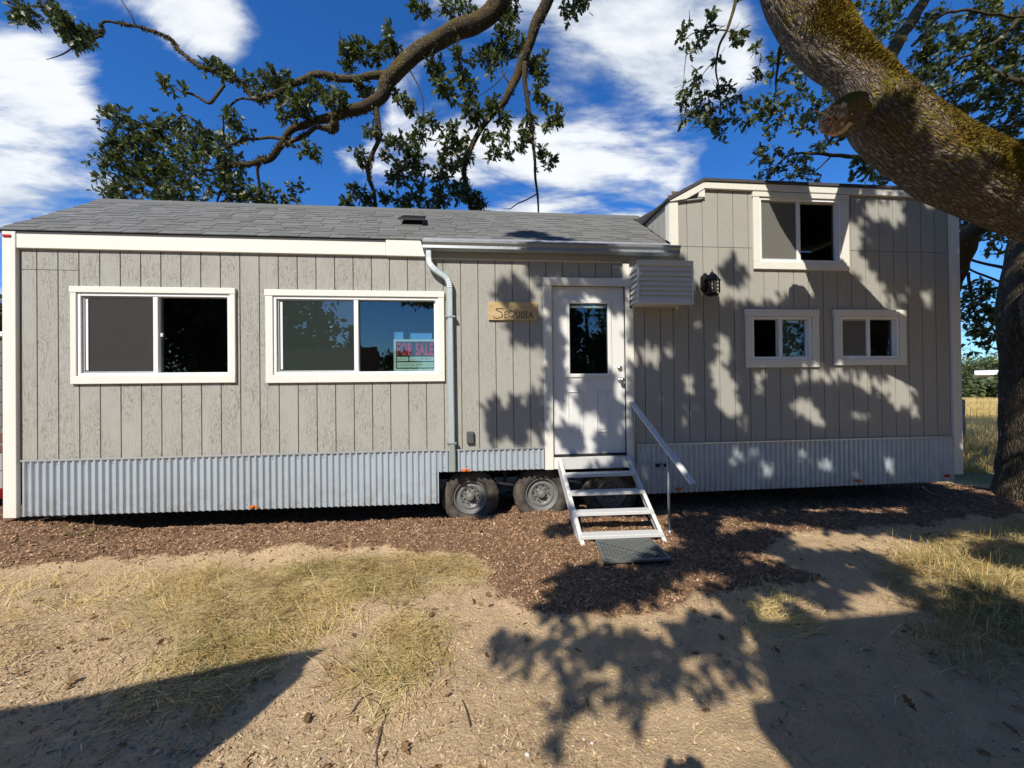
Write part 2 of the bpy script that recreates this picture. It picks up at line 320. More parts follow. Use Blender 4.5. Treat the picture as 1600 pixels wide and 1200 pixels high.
# ------------------------------------------------------------------ mesh helpers
class Geo:
    def __init__(s): s.v = []; s.f = []; s.uvs = {}
    def add(s, vs, fs, uvs=None):
        o = len(s.v); s.v += [tuple(map(float, p)) for p in vs]
        for i, f in enumerate(fs):
            if uvs is not None: s.uvs[len(s.f)] = uvs[i]
            s.f.append(tuple(o+k for k in f))
    def box(s, x0, x1, y0, y1, z0, z1):
        s.add([(x0,y0,z0),(x1,y0,z0),(x1,y1,z0),(x0,y1,z0),(x0,y0,z1),(x1,y0,z1),(x1,y1,z1),(x0,y1,z1)],
              [(0,3,2,1),(4,5,6,7),(0,1,5,4),(1,2,6,5),(2,3,7,6),(3,0,4,7)]); return s
    def prism(s, poly, axis, a, b):
        # poly: 2D points in the two other axes (x,z for axis y; y,z for axis x; x,y for axis z)
        n = len(poly)
        def P(p, t): return {'y': (p[0], t, p[1]), 'x': (t, p[0], p[1]), 'z': (p[0], p[1], t)}[axis]
        s.add([P(p, a) for p in poly] + [P(p, b) for p in poly],
              [tuple(range(n)), tuple(range(2*n-1, n-1, -1))] + [(i, i+n, (i+1) % n + n, (i+1) % n) for i in range(n)]); return s
    def beam(s, p, q, w, h, up=(0,0,1)):
        p, q, up = np.array(p, float), np.array(q, float), np.array(up, float)
        t = (q-p)/np.linalg.norm(q-p); a = np.cross(t, up); a /= np.linalg.norm(a); b = np.cross(a, t)
        vs = [c + sa*a*w/2 + sb*b*h/2 for c in (p, q) for sa, sb in ((-1,-1),(1,-1),(1,1),(-1,1))]
        s.add(vs, [(3,2,1,0),(4,5,6,7),(0,1,5,4),(1,2,6,5),(2,3,7,6),(3,0,4,7)]); return s
    def tube(s, path, rad, n=8, caps=True, disp=None, squash=None):
        P = np.array(path, float); K = len(P); rad = np.broadcast_to(np.array(rad, float), (K,))
        T = np.gradient(P, axis=0); T /= np.linalg.norm(T, axis=1)[:, None]+1e-9
        ref = np.array([0,0,1.0]) if abs(T[0][2]) < .9 else np.array([1.0,0,0])
        A = np.cross(T[0], ref); A /= np.linalg.norm(A)
        L = np.concatenate([[0], np.cumsum(np.linalg.norm(np.diff(P, axis=0), axis=1))]); vs = []
        for k in range(K):
            A = A - T[k]*A.dot(T[k]); A /= np.linalg.norm(A); B = np.cross(T[k], A)
            for i in range(n):
                th = 2*math.pi*i/n; d = math.cos(th)*A + math.sin(th)*B
                r = rad[k]*(1 if disp is None else disp(th, L[k], P[k], d))
                vs.append(P[k] + d*r)
        fs, us = [], []
        for k in range(K-1):
            c0, c1 = rad[k]*2*math.pi, rad[k+1]*2*math.pi
            c = (rad[0]+rad[-1])*math.pi
            for i in range(n):
                j = (i+1) % n; fs.append((k*n+i, k*n+j, (k+1)*n+j, (k+1)*n+i))
                us.append(((i/n*c, L[k]), ((i+1)/n*c, L[k]), ((i+1)/n*c, L[k+1]), (i/n*c, L[k+1])))
        if caps:
            fs += [tuple(range(n-1, -1, -1)), tuple(range((K-1)*n, K*n))]; us += [tuple((0,0) for _ in range(n))]*2
        s.add(vs, fs, us); return s
    def lathe(s, prof, c, axis='y', n=32, rfun=None, caps=True):
        vs, fs = [], []
        for k, (h, r) in enumerate(prof):
            for i in range(n):
                th = 2*math.pi*i/n; rr = r if rfun is None else rfun(k, i, r)
                a, b = rr*math.cos(th), rr*math.sin(th)
                vs.append({'y': (c[0]+a, c[1]+h, c[2]+b), 'z': (c[0]+a, c[1]+b, c[2]+h), 'x': (c[0]+h, c[1]+a, c[2]+b)}[axis])
        for k in range(len(prof)-1):
            for i in range(n):
                j = (i+1) % n; fs.append((k*n+i, k*n+j, (k+1)*n+j, (k+1)*n+i))
        if caps: fs += [tuple(range(n)), tuple(range(len(prof)*n-1, (len(prof)-1)*n-1, -1))]
        s.add(vs, fs); return s
    def build(s, name, mat, parent=None, bevel=0.0, smooth=False, origin=None):
        base = np.array(origin if origin is not None else (parent.matrix_world.translation if parent is not None else (0,0,0)), float)
        me = bpy.data.meshes.new(name); me.from_pydata([tuple(np.array(p)-base) for p in s.v], [], s.f)
        if s.uvs:
            ul = me.uv_layers.new(name='UVMap'); k = 0
            for i, f in enumerate(s.f):
                u = s.uvs.get(i)
                for j in range(len(f)):
                    if u: ul.data[k].uv = u[j]
                    k += 1
        bm = bmesh.new(); bm.from_mesh(me); bmesh.ops.recalc_face_normals(bm, faces=bm.faces)
        if bevel > 0:
            ed = [e for e in bm.edges if len(e.link_faces) == 2 and e.calc_face_angle(0) > .6]
            bmesh.ops.bevel(bm, geom=ed, offset=bevel, segments=1, affect='EDGES', clamp_overlap=True)
        bm.to_mesh(me); bm.free()
        if smooth: me.polygons.foreach_set('use_smooth', [True]*len(me.polygons))
        me.materials.append(mat); return link(name, me, parent, base)
def wloc(o):
    v = Vector(o.location)
    while o.parent: o = o.parent; v += Vector(o.location)
    return v
def link(name, me, parent=None, base=(0,0,0)):
    o = bpy.data.objects.new(name, me); COL.objects.link(o)
    if parent is not None:
        o.parent = parent; o.location = Vector(base) - WL[parent.name]
    else: o.location = Vector(base)
    WL[o.name] = Vector(base); return o
WL = {}
class _MW:  # world translation lookup that does not need a depsgraph update
    pass
def _build_base(parent): return WL[parent.name]
_old_build = Geo.build
def build(self, name, mat, parent=None, bevel=0.0, smooth=False, origin=None):
    if origin is None: origin = tuple(WL[parent.name]) if parent is not None else (0,0,0)
    return _old_build(self, name, mat, parent, bevel, smooth, origin)
Geo.build = build
def tag(o, label=None, cat=None, group=None, kind=None):
    for k, v in (('label', label), ('category', cat), ('group', group), ('kind', kind)):
        if v: o[k] = v
    return o
def thing(name, label, cat, loc=(0,0,0), group=None):
    o = bpy.data.objects.new(name, None); COL.objects.link(o); o.location = loc; o.empty_display_size = .2
    WL[o.name] = Vector(loc); return tag(o, label, cat, group)
def box(name, mat, parent, x0, x1, y0, y1, z0, z1, bevel=.003): return Geo().box(x0, x1, y0, y1, z0, z1).build(name, mat, parent, bevel)

def tri_mesh(name, V, T, mat, parent=None, rnd=None, base=(0,0,0), smooth=False):
    me = bpy.data.meshes.new(name); V = np.asarray(V, np.float32) - np.array(base, np.float32); T = np.asarray(T, np.int32)
    me.vertices.add(len(V)); me.vertices.foreach_set('co', V.ravel())
    me.loops.add(T.size); me.loops.foreach_set('vertex_index', T.ravel())
    me.polygons.add(len(T)); me.polygons.foreach_set('loop_start', np.arange(0, T.size, 3, dtype=np.int32))
    me.polygons.foreach_set('loop_total', np.full(len(T), 3, np.int32))
    if rnd is not None:
        a = me.attributes.new('rnd', 'FLOAT', 'POINT'); a.data.foreach_set('value', np.asarray(rnd, np.float32))
    me.update(calc_edges=True); me.validate()
    if smooth: me.polygons.foreach_set('use_smooth', np.ones(len(T), bool))
    me.materials.append(mat); return link(name, me, parent, base)
def scatter(tv, tf, pos, rot, scl):
    tv = np.asarray(tv, float); tf = np.asarray(tf, int); N = len(pos); n = len(tv)
    scl = np.asarray(scl, float); scl = scl[:, None, None] if scl.ndim == 1 else scl[:, None, :]
    V = np.einsum('nij,nkj->nki', rot, tv[None]*scl) + pos[:, None, :]
    T = (tf[None] + (np.arange(N)*n)[:, None, None]).reshape(-1, 3)
    return V.reshape(-1, 3), T
def frame(d, nrm):
    # rotation with local y along d and local z near nrm
    d = d/np.linalg.norm(d, axis=1)[:, None]; x = np.cross(d, nrm); x /= np.linalg.norm(x, axis=1)[:, None]+1e-9; z = np.cross(x, d)
    return np.stack([x, d, z], axis=2)
def yawrot(a):
    c, s_ = np.cos(a), np.sin(a); o = np.zeros_like(a); l = np.ones_like(a)
    return np.stack([np.stack([c, -s_, o], 1), np.stack([s_, c, o], 1), np.stack([o, o, l], 1)], 1)
def vnoise(x, y, seed=0):
    r_ = np.random.default_rng(seed); tab = r_.random((64, 64))
    xi = np.floor(x).astype(int); yi = np.floor(y).astype(int); fx = x-xi; fy = y-yi; fx = fx*fx*(3-2*fx); fy = fy*fy*(3-2*fy)
    g = lambda a, b: tab[a % 64, b % 64]
    return (g(xi, yi)*(1-fx)+g(xi+1, yi)*fx)*(1-fy) + (g(xi, yi+1)*(1-fx)+g(xi+1, yi+1)*fx)*fy
def fbm(x, y, sc, seed=0, oct=4):
    a, t, w = 0, 0, 1.0
    for i in range(oct): a = a + w*vnoise(x*sc*2**i + 17*i, y*sc*2**i + 9*i, seed+i); t += w; w *= .5
    return a/t
def poly_sd(x, y, poly):
    # signed distance, positive inside
    P = np.array(poly, float); d = np.full(x.shape, 1e9); ins = np.zeros(x.shape, bool)
    for i in range(len(P)):
        a, b = P[i], P[(i+1) % len(P)]; e = b-a; wx, wy = x-a[0], y-a[1]
        t = np.clip((wx*e[0]+wy*e[1])/(e@e+1e-12), 0, 1); d = np.minimum(d, (wx-e[0]*t)**2+(wy-e[1]*t)**2)
        c = (a[1] <= y) != (b[1] <= y)
        xi = a[0] + (y-a[1])/(b[1]-a[1]+1e-12)*e[0]; ins ^= c & (x < xi)
    return np.where(ins, 1, -1)*np.sqrt(d)
def sm(v, a, b): t = np.clip((v-a)/(b-a), 0, 1); return t*t*(3-2*t)
def gpoly(pts): return [on_z(px, py)[:2] for px, py in pts]

# ------------------------------------------------------------------ ground
MULCH = [(-9,.9),(-9,-.95),(-6.5,-.9),(-4.2,-.80),(-3.2,-.68),(-2.2,-.60),(-1.0,-.72),(-.1,-.80),(.10,-1.0),(.14,-1.3),(.19,-1.72),(.55,-1.93),(1.2,-1.95),
         (2.05,-1.84),(2.75,-1.68),(2.55,-1.15),(3.1,-.85),(4.4,-.70),(5.8,-.65),(7.0,-.5),(7.0,2.6),(-9,2.6)]
STRAW = [gpoly(p) for p in ([(210,930),(300,892),(440,880),(700,868),(745,868),(762,900),(700,915),(560,940),(510,1000),(420,1040),(330,1095),(200,1110),(215,1060),(270,980)],
         [(540,1060),(560,1010),(640,960),(705,965),(690,1030),(600,1085)], [(1440,950),(1395,900),(1425,862),(1480,830),(1620,818),(1700,900),(1700,1060),(1590,1050),(1500,1000)], [(1160,935),(1220,925),(1240,980),(1190,985)])]
SPARSE = gpoly([(-80,915),(230,895),(330,890),(280,980),(200,1010),(-80,1040)])
GREEN = [gpoly(p) for p in ([(455,880),(520,885),(530,905),(470,910)], [(540,905),(600,905),(610,935),(550,940)], [(95,835),(150,835),(160,855),(100,858)], [(290,1000),(420,985),(440,1040),(290,1075)], [(1480,900),(1600,930),(1600,1000),(1490,960)], [(590,1030),(640,1030),(640,1065),(590,1070)])]
SHAV = [gpoly(p) for p in ([(260,1140),(420,1085),(560,1105),(700,1090),(860,1110),(960,1180),(960,1260),(200,1260)], [(-100,980),(200,1000),(380,1080),(300,1130),(100,1160),(-100,1120)])]
def zone_masks(x, y):
    wob = (fbm(x, y, 2.3, 3)-.5)*.5 + (fbm(x, y, 9, 5)-.5)*.22
    mul = sm(poly_sd(x, y, MULCH) + wob*.55, -.10, .10)
    st = np.zeros_like(x)
    for p in STRAW: st = np.maximum(st, sm(poly_sd(x, y, p) + wob*.5, -.22, .16))
    st = np.maximum(st, .34*sm(poly_sd(x, y, SPARSE)+wob*.6, -.25, .2))
    gr = np.zeros_like(x)
    for p in GREEN: gr = np.maximum(gr, sm(poly_sd(x, y, p) + wob*.4, -.12, .12))
    sh = np.zeros_like(x)
    for p in SHAV: sh = np.maximum(sh, sm(poly_sd(x, y, p) + wob*.8, -.3, .25))
    return mul, st*(1-mul), gr, sh*(1-mul)
def ground_z(x, y):
    x = np.asarray(x, float); y = np.asarray(y, float)
    z = GZ + 0*x
    near = sm(np.hypot(x, y+1.5), 16, 9)
    # low berm of mulch under the left end, with a hollow right of it
    z = z + .24*np.exp(-((x+5.6)/1.25)**2)*np.exp(-((y-.1)/.75)**2)
    z = z + .05*np.exp(-((y+.45)/.28)**2)*sm(x, -5.5, -3.5)*sm(x, .6, -.4)
    z = z - .05*np.exp(-((y-.45)/.40)**2)*sm(x, -4.6, -3.6)*sm(x, 6.5, 5.5)
    z = z + .05*np.exp(-((x-.3)/.9)**2)*np.exp(-((y-.05)/.16)**2)
    z = z + .12*np.exp(-(np.hypot(x-7.2, y+.4)/.75)**2)
    z = z + near*((fbm(x, y, .9, 11)-.5)*.08 + (fbm(x, y, 4, 12)-.5)*.050 + (fbm(x, y, 11, 13, 3)-.5)*.034)
    mul = sm(poly_sd(x, y, MULCH), -.12, .10)
    z = z + near*mul*(.022 + (fbm(x, y, 26, 14, 2)-.5)*.03)
    z = z - .35*sm(np.hypot(x, y), 40, 160)
    return z
def build_ground():
    def axis(lo, hi, step, far):
        c = list(np.arange(lo, hi, step)); a, s_ = lo, step
        L_, H_ = [], []
        while a > -far: s_ *= 1.22; a -= s_; L_.append(a)
        a, s_ = hi-step, step
        while a < far: s_ *= 1.22; a += s_; H_.append(a)
        return np.array(L_[::-1]+c+H_)
    X = axis(-6.2, 8.2, .045, 1500); Y = axis(-4.4, 1.0, .04, 1500)
    gx, gy = np.meshgrid(X, Y); x, y = gx.ravel(), gy.ravel(); z = ground_z(x, y)
    me = bpy.data.meshes.new('ground'); nx, ny = len(X), len(Y)
    V = np.stack([x, y, z], 1).astype(np.float32); i, j = np.meshgrid(np.arange(nx-1), np.arange(ny-1)); a = (j*nx+i).ravel()
    Q = np.stack([a, a+1, a+nx+1, a+nx], 1).astype(np.int32)
    me.vertices.add(len(V)); me.vertices.foreach_set('co', V.ravel()); me.loops.add(Q.size); me.loops.foreach_set('vertex_index', Q.ravel())
    me.polygons.add(len(Q)); me.polygons.foreach_set('loop_start', np.arange(0, Q.size, 4, dtype=np.int32)); me.polygons.foreach_set('loop_total', np.full(len(Q), 4, np.int32))
    mul, st, gr, sh = zone_masks(x, y)
    away = np.maximum(sm(np.hypot(x-1, y+1.5), 8.5, 11.5), sm(y, 2.4, 3.4)); fld = away
    st = np.maximum(st, .45*sm(np.hypot(x-1, y+1.5), 6.5, 9)); gr = np.maximum(gr, .8*sm(np.hypot(x-9.4, y-1.8), 3.4, 1.6)); st = np.maximum(st, .8*sm(np.hypot(x-8.6, y-.8), 2.6, 1.4))  # green round by the trunk: grass, darkened too for the tree shade there
    for k, v in (('mulch', mul), ('straw', st), ('green', gr), ('field', fld)):
        at = me.attributes.new(k, 'FLOAT', 'POINT'); at.data.foreach_set('value', v.astype(np.float32))
    me.update(calc_edges=True); me.polygons.foreach_set('use_smooth', np.ones(len(Q), bool)); me.materials.append(MT['ground'])
    o = link('ground', me); tag(o, 'dry bare soil with mulch and straw patches round the tiny house', kind='structure'); return o
build_ground()

# ------------------------------------------------------------------ tiny house
HOUSE = thing('tiny_house', 'long grey tiny house on wheels with white trim and corrugated metal skirt', 'house', (0.8, 1.1, 0))
XL, XR, YB = -4.935, 6.42, 2.2
W = {  # trim outer x0,x1,z0,z1 ; frame x0,x1,z0,z1 ; mullion x
 'w1': ((-4.295,-2.632,1.723,2.769),(-4.227,-2.691,1.808,2.701),-3.462),
 'w2': ((-2.328,-.348,1.714,2.759),(-2.24,-.421,1.804,2.688),-1.348),
 'u':  ((3.50,4.827,3.09,4.067),(3.589,4.72,3.188,4.003),4.135),
 'w4': ((3.377,4.387,1.849,2.584),(3.47,4.285,1.954,2.492),3.866),
 'w5': ((4.588,5.626,1.87,2.589),(4.69,5.525,1.957,2.499),5.095)}
DOOR = (.816, 1.925, .65, 2.944)
def hole(t): return (t[0]+.02, t[1]-.02, t[2]+.02, t[3]-.02)
HOLES = [hole(W[k][1]) for k in W] + [(.90, 1.84, .80, 2.86)]
def cells(x0, x1, z0, z1, holes, xs_extra=(), zs_extra=()):
    xs = sorted({x0, x1, *[h[i] for h in holes for i in (0,1) if x0 < h[i] < x1], *xs_extra}); zs = sorted({z0, z1, *[h[i] for h in holes for i in (2,3) if z0 < h[i] < z1], *zs_extra})
    for a, b in zip(xs, xs[1:]):
        for c, d in zip(zs, zs[1:]):
            mx, mz = (a+b)/2, (c+d)/2
            if not any(h[0] < mx < h[1] and h[2] < mz < h[3] for h in holes): yield a, b, c, d
def build_shell():
    g = Geo()
    for (x0, x1, z1) in ((XL+.03, 2.45, 3.30), (2.45, XR-.03, 4.05)):
        for a, b, c, d in cells(x0, x1, .66, z1, HOLES):
            if x0 > 2 and c > 3.8 and a < 2.9: pass
            for y in (.0095, .10): g.add([(a,y,c),(b,y,c),(b,y,d),(a,y,d)], [(0,1,2,3)])
    for h in HOLES:
        x0, x1, z0, z1 = h
        for q in (((x0,z0),(x1,z0)),((x1,z0),(x1,z1)),((x1,z1),(x0,z1)),((x0,z1),(x0,z0))):
            (ax, az), (bx, bz) = q; g.add([(ax,.0095,az),(bx,.0095,bz),(bx,.10,bz),(ax,.10,az)], [(0,1,2,3)])
    wall = g.build('wall', MT['groove'], HOUSE); return wall
WALL = build_shell()
def ends():
    g = Geo()
    zr = 4.16
    g.prism([(0.0,.66),(YB,.66),(YB,3.30),(1.1,zr),(0.0,3.30)], 'x', XL+.02, XL+.08)     # left gable
    g.box(XR-.08, XR-.02, .0, YB, .66, 4.12)
    # rear wall with the window that shows through the house
    bh = [(-1.40,-1.18,1.85,2.63),(-1.13,-.70,1.85,2.61)]
    for a, b, c, d in cells(XL+.08, XR-.08, .66, 3.3, bh): g.box(a, b, YB-.06, YB, c, d)
    g.box(2.4, XR-.08, YB-.06, YB, 3.3, 4.12)
    g.build('end_wall', MT['siding'], HOUSE)
    for i, b in enumerate(bh):
        f = Geo(); x0, x1, z0, z1 = b
        f.box(x0, x0+.03, YB-.08, YB+.01, z0, z1).box(x1-.03, x1, YB-.08, YB+.01, z0, z1).box(x0+.03, x1-.03, YB-.08, YB+.01, z0, z0+.03).box(x0+.03, x1-.03, YB-.08, YB+.01, z1-.03, z1)
        fr = f.build('rear_window', MT['vinyl'], HOUSE); box('pane', MT['glass'], fr, x0+.03, x1-.03, YB-.03, YB-.026, z0+.03, z1-.03, 0)
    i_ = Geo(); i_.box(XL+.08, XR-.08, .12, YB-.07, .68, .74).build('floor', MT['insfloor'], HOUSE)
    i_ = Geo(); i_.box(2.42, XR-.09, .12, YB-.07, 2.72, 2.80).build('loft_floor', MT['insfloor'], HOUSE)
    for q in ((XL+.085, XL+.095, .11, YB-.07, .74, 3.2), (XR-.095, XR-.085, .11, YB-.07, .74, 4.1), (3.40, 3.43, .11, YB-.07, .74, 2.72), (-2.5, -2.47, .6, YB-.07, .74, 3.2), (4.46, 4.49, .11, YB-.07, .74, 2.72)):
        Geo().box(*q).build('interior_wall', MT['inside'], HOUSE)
ends()
def boards():
    P = .2032; gap = .0045
    def clip_rects(x0, x1, z0, z1, seams=()):
        hs = [(a-.0, b, c, d) for a, b, c, d in [W[k][0] for k in W]]
        hs = [(a+.015, b-.015, c+.015, d-.015) for a, b, c, d in hs] + [(.83, 1.91, .5, 2.93)]
        hs = [h for h in hs if h[0] < x1 and h[1] > x0 and h[2] < z1 and h[3] > z0]
        ss = sorted([z0, *[s_ for s_ in seams if z0 < s_ < z1], z1])
        for a, b in zip(ss, ss[1:]):
            lo = a + (.0025 if a != z0 else 0); hi = b - (.0025 if b != z1 else 0)
            yield from cells(x0, x1, lo, hi, hs)
    def make(x0, x1, z0, z1, seams=(), top=None):
        if x1-x0 < .02: return
        for a, b, c, d in clip_rects(x0+gap, x1-gap, z0, z1, seams):
            if b-a < .012 or d-c < .02: continue
            Geo().box(a, b, 0.0, .014, c, d).build('siding_board', MT['siding'], WALL, .0015)
    xs = [-4.79] + [-4.6302+P*i for i in range(0, 35) if -4.6302+P*i < 2.44] + [2.445]
    for a, b in zip(xs, xs[1:]): make(a, b, .90, 3.165 if b > -.57 else 3.17, (2.945,) if b < -4.2 else ())
    xs = [2.445] + [x for x in [5.283+P*i for i in range(-14, 6)] if 2.48 < x < 6.26] + [6.295]
    for a, b in zip(xs, xs[1:]):
        if b > 2.87: make(a, b, .90, 4.075, (3.362,))
        else: make(a, b, .90, 3.945, (3.362,))
boards()
def strip(name, mat, parent, x0, x1, z0, z1, y0=-.022, y1=-.001, bevel=.003): return box(name, mat, parent, x0, x1, y0, y1, z0, z1, bevel)

# -- corner boards, fascia, eaves
def sl_box(x0, x1, y0, y1, za0, za1, zb0, zb1):   # board whose ends differ in height
    g = Geo(); g.add([(x0,y0,za0),(x1,y0,zb0),(x1,y1,zb0),(x0,y1,za0),(x0,y0,za1),(x1,y0,zb1),(x1,y1,zb1),(x0,y1,za1)],
              [(0,3,2,1),(4,5,6,7),(0,1,5,4),(1,2,6,5),(2,3,7,6),(3,0,4,7)]); return g
cb = strip('corner_board', MT['white'], HOUSE, -4.918, -4.792, .33, 3.335, -.040, .004)
cb2 = box('corner_board', MT['white'], HOUSE, -4.928, -4.9185, -.020, .12, .33, 3.335)
box('corner_marker', MT['red'], cb, -4.905, -4.830, -.052, -.0405, 3.272, 3.298, .004)
box('corner_board', MT['white'], HOUSE, 6.297, 6.428, -.030, .004, .416, 4.07)
box('corner_board', MT['white'], HOUSE, 6.4285, 6.445, -.015, .11, .416, 4.07)
sl_box(-4.790, -1.005, -.034, -.0005, 3.163, 3.330, 3.163, 3.330).build('fascia_board', MT['white'], HOUSE, .004)
g = Geo(); g.prism([(-1.003,3.160),(-.560,3.158),(-.615,3.352),(-1.003,3.350)], 'y', -.040, -.0005); g.build('fascia_board', MT['white'], HOUSE, .003)
strip('eave_fascia', MT['siding'], HOUSE, -.558, 2.445, 3.152, 3.33, -.026, -.0005)
strip('eave_molding', MT['white'], HOUSE, -.50, 1.80, 3.140, 3.151, -.010, -.0005, .001)

# -- main roof
EY, EZ, RY, RZ = -.036, 3.350, 1.10, 4.205
SL = np.array([0, RY-EY, RZ-EZ]); SLEN = np.linalg.norm(SL); SD = SL/SLEN; SN = np.array([0, -SD[2], SD[1]])
g = Geo(); off = -SN*.045
g.prism([(EY, EZ),(RY, RZ),(2*RY-EY, EZ),(2*RY-EY, EZ-.05),(RY, RZ-.06),(EY+.0, EZ-.035)], 'x', -4.985, 2.40)
ROOF = g.build('roof', MT['roofdark'], HOUSE)
g = Geo(); g.prism([(EY-.012, EZ+.012),(EY+.05, EZ+.052),(EY+.05, EZ+.048),(EY-.008, EZ+.006),(EY-.008, EZ-.032),(EY-.012, EZ-.032)], 'x', -.58, 2.395); g.build('drip_edge', MT['drip'], ROOF)
def shingles():
    rr = random.Random(5); exp_ = SLEN/13.0; meshes = {}; count = 0; rest = Geo()
    def tile(wd, dp, th):
        k = (round(wd,3), dp, th)
        if k not in meshes:
            g = Geo(); g.add([(-wd/2,0,0),(wd/2,0,0),(wd/2,dp,0),(-wd/2,dp,0),(-wd/2,0,th),(wd/2,0,th),(wd/2,dp,.003),(-wd/2,dp,.003)],
                             [(0,3,2,1),(4,5,6,7),(0,1,5,4),(1,2,6,5),(2,3,7,6),(3,0,4,7)])
            o = g.build('shingle', MT['shingle'], ROOF, origin=(0,0,0)); me = o.data; bpy.data.objects.remove(o); meshes[k] = me
        return meshes[k]
    rot = Matrix(((1,0,0),(0,SD[1],SN[1]),(0,SD[2],SN[2]))).to_4x4()
    for c in range(13):
        x = -4.992 + rr.random()*.02; i = rr.randint(0, 3)
        while x < 2.39:
            wd = rr.choice((.14,.18,.22,.26,.31)); wd = min(wd, 2.397-x)
            if wd < .06: break
            wd = round(wd, 2) if wd > .17 else wd
            th = (.005, .009)[i % 2]; i += 1; count += 1
            p = np.array([x+wd/2, EY-.012*SD[1], EZ-.012*SD[2]]) + SD*(exp_*c) + SN*.004
            if count > 300:
                for f in ((0,1,2,3),): pass
                mt_ = Matrix.Translation(Vector(p)) @ rot; w2, dp = (wd-.004)/2, exp_+.03
                rest.add([mt_ @ Vector(v) for v in ((-w2,0,0),(w2,0,0),(w2,dp,0),(-w2,dp,0),(-w2,0,th),(w2,0,th),(w2,dp,.003),(-w2,dp,.003))], [(4,5,6,7),(0,1,5,4),(1,2,6,5),(3,0,4,7)]); x += wd; continue
            o = bpy.data.objects.new('shingle', tile(wd-.004, round(exp_+.03, 3), th)); COL.objects.link(o); o.parent = ROOF
            o.matrix_local = Matrix.Translation(Vector(p)-WL[ROOF.name]) @ rot; x += wd
    rest.build('upper_shingles', MT['shingle'], ROOF)['kind'] = 'stuff'
    g = Geo(); g.prism([(RY-.13, RZ-.075),(RY, RZ+.026),(RY+.13, RZ-.075),(RY+.13, RZ-.09),(RY, RZ+.010),(RY-.13, RZ-.09)], 'x', -4.99, 2.5); g.build('ridge_cap', MT['shingle'], ROOF)
shingles()
# low roof vent
vb = EZ + (.5-EY)*SD[2]/SD[1]
g = Geo(); g.add([(-.92,.40,vb-.10),(-.63,.40,vb-.10),(-.63,.62,vb+.09),(-.92,.62,vb+.09),(-.90,.42,vb+.0),(-.65,.42,vb+.0),(-.65,.60,vb+.12),(-.90,.60,vb+.12)], [(0,3,2,1),(4,5,6,7),(0,1,5,4),(1,2,6,5),(2,3,7,6),(3,0,4,7)])
VENT = g.build('roof_vent', MT['black'], HOUSE, .006)
g = Geo(); g.add([(-.945,.37,vb-.005),(-.61,.37,vb-.005),(-.63,.62,vb+.15),(-.92,.62,vb+.15),(-.945,.37,vb+.025),(-.61,.37,vb+.025),(-.63,.62,vb+.165),(-.92,.62,vb+.165)], [(0,3,2,1),(4,5,6,7),(0,1,5,4),(1,2,6,5),(2,3,7,6),(3,0,4,7)]); g.build('vent_hood', MT['black'], VENT, .006)

# -- loft: cheek wall, roof, fascia, clipped corner
def loft():
    g = Geo(); g.prism([(2.38,3.905),(2.85,4.165),(6.47,4.165),(6.47,4.20),(2.84,4.20),(2.37,3.94)], 'y', -.055, YB+.05)
    lr = g.build('loft_roof', MT['roofdark'], HOUSE)
    sl_box(2.852, 6.43, -.040, -.0005, 4.078, 4.163, 4.074, 4.163).build('fascia_board', MT['white'], lr, .003)
    g = Geo(); g.prism([(2.845,4.163),(2.845,4.066),(2.615,3.935),(2.405,3.895),(2.405,3.912)], 'y', -.044, -.004); g.build('rake_board', MT['white'], lr, .002)
    box('rake_return', MT['white'], lr, 2.785, 2.862, -.036, .004, 3.968, 4.064)
    g = Geo(); g.prism([(2.42,3.893),(2.83,3.950),(2.83,3.962),(2.42,3.903)], 'y', -.03, .09); g.build('soffit_ledge', MT['sash'], lr)
    g = Geo(); g.prism([(.0,3.92),(.9,3.92),(.9,4.03),(.0,3.93)], 'x', 2.372, 2.392); g.build('cheek_fascia', MT['roofdark'], lr)
    ck = Geo(); ck.prism([(.0,3.30),(1.1,4.12),(1.1,4.15),(.0,3.93)], 'x', 2.425, 2.445); cw = ck.build('cheek_wall', MT['groove'], HOUSE)
    zr = lambda y: EZ+(y-EY)*SD[2]/SD[1]+.01
    for a, b in ((.07,.20),(.20,.36),(.36,.52),(.52,.68)):
        a2, b2 = a+.004, b-.004; g = Geo(); g.prism([(a2, zr(a2)), (b2, zr(b2)), (b2, 3.915), (a2, 3.915)], 'x', 2.410, 2.424); g.build('siding_board', MT['siding'], cw)
    g = Geo(); g.prism([(2.412,3.36),(2.512,3.338),(2.512,3.893),(2.412,3.885)], 'y', -.030, -.0005); g.build('corner_board', MT['white'], cw, .002)
    g = Geo(); g.prism([(-.028,3.40),(.07,3.47),(.07,3.90),(-.028,3.90)], 'x', 2.396, 2.409); g.build('corner_board', MT['white'], cw, .002)
    # plain roof behind so that the loft is closed at the left
    Geo().box(2.44, 2.46, .02, YB-.06, 3.25, 3.92).build('inner_cheek', MT['inside'], HOUSE)
loft()

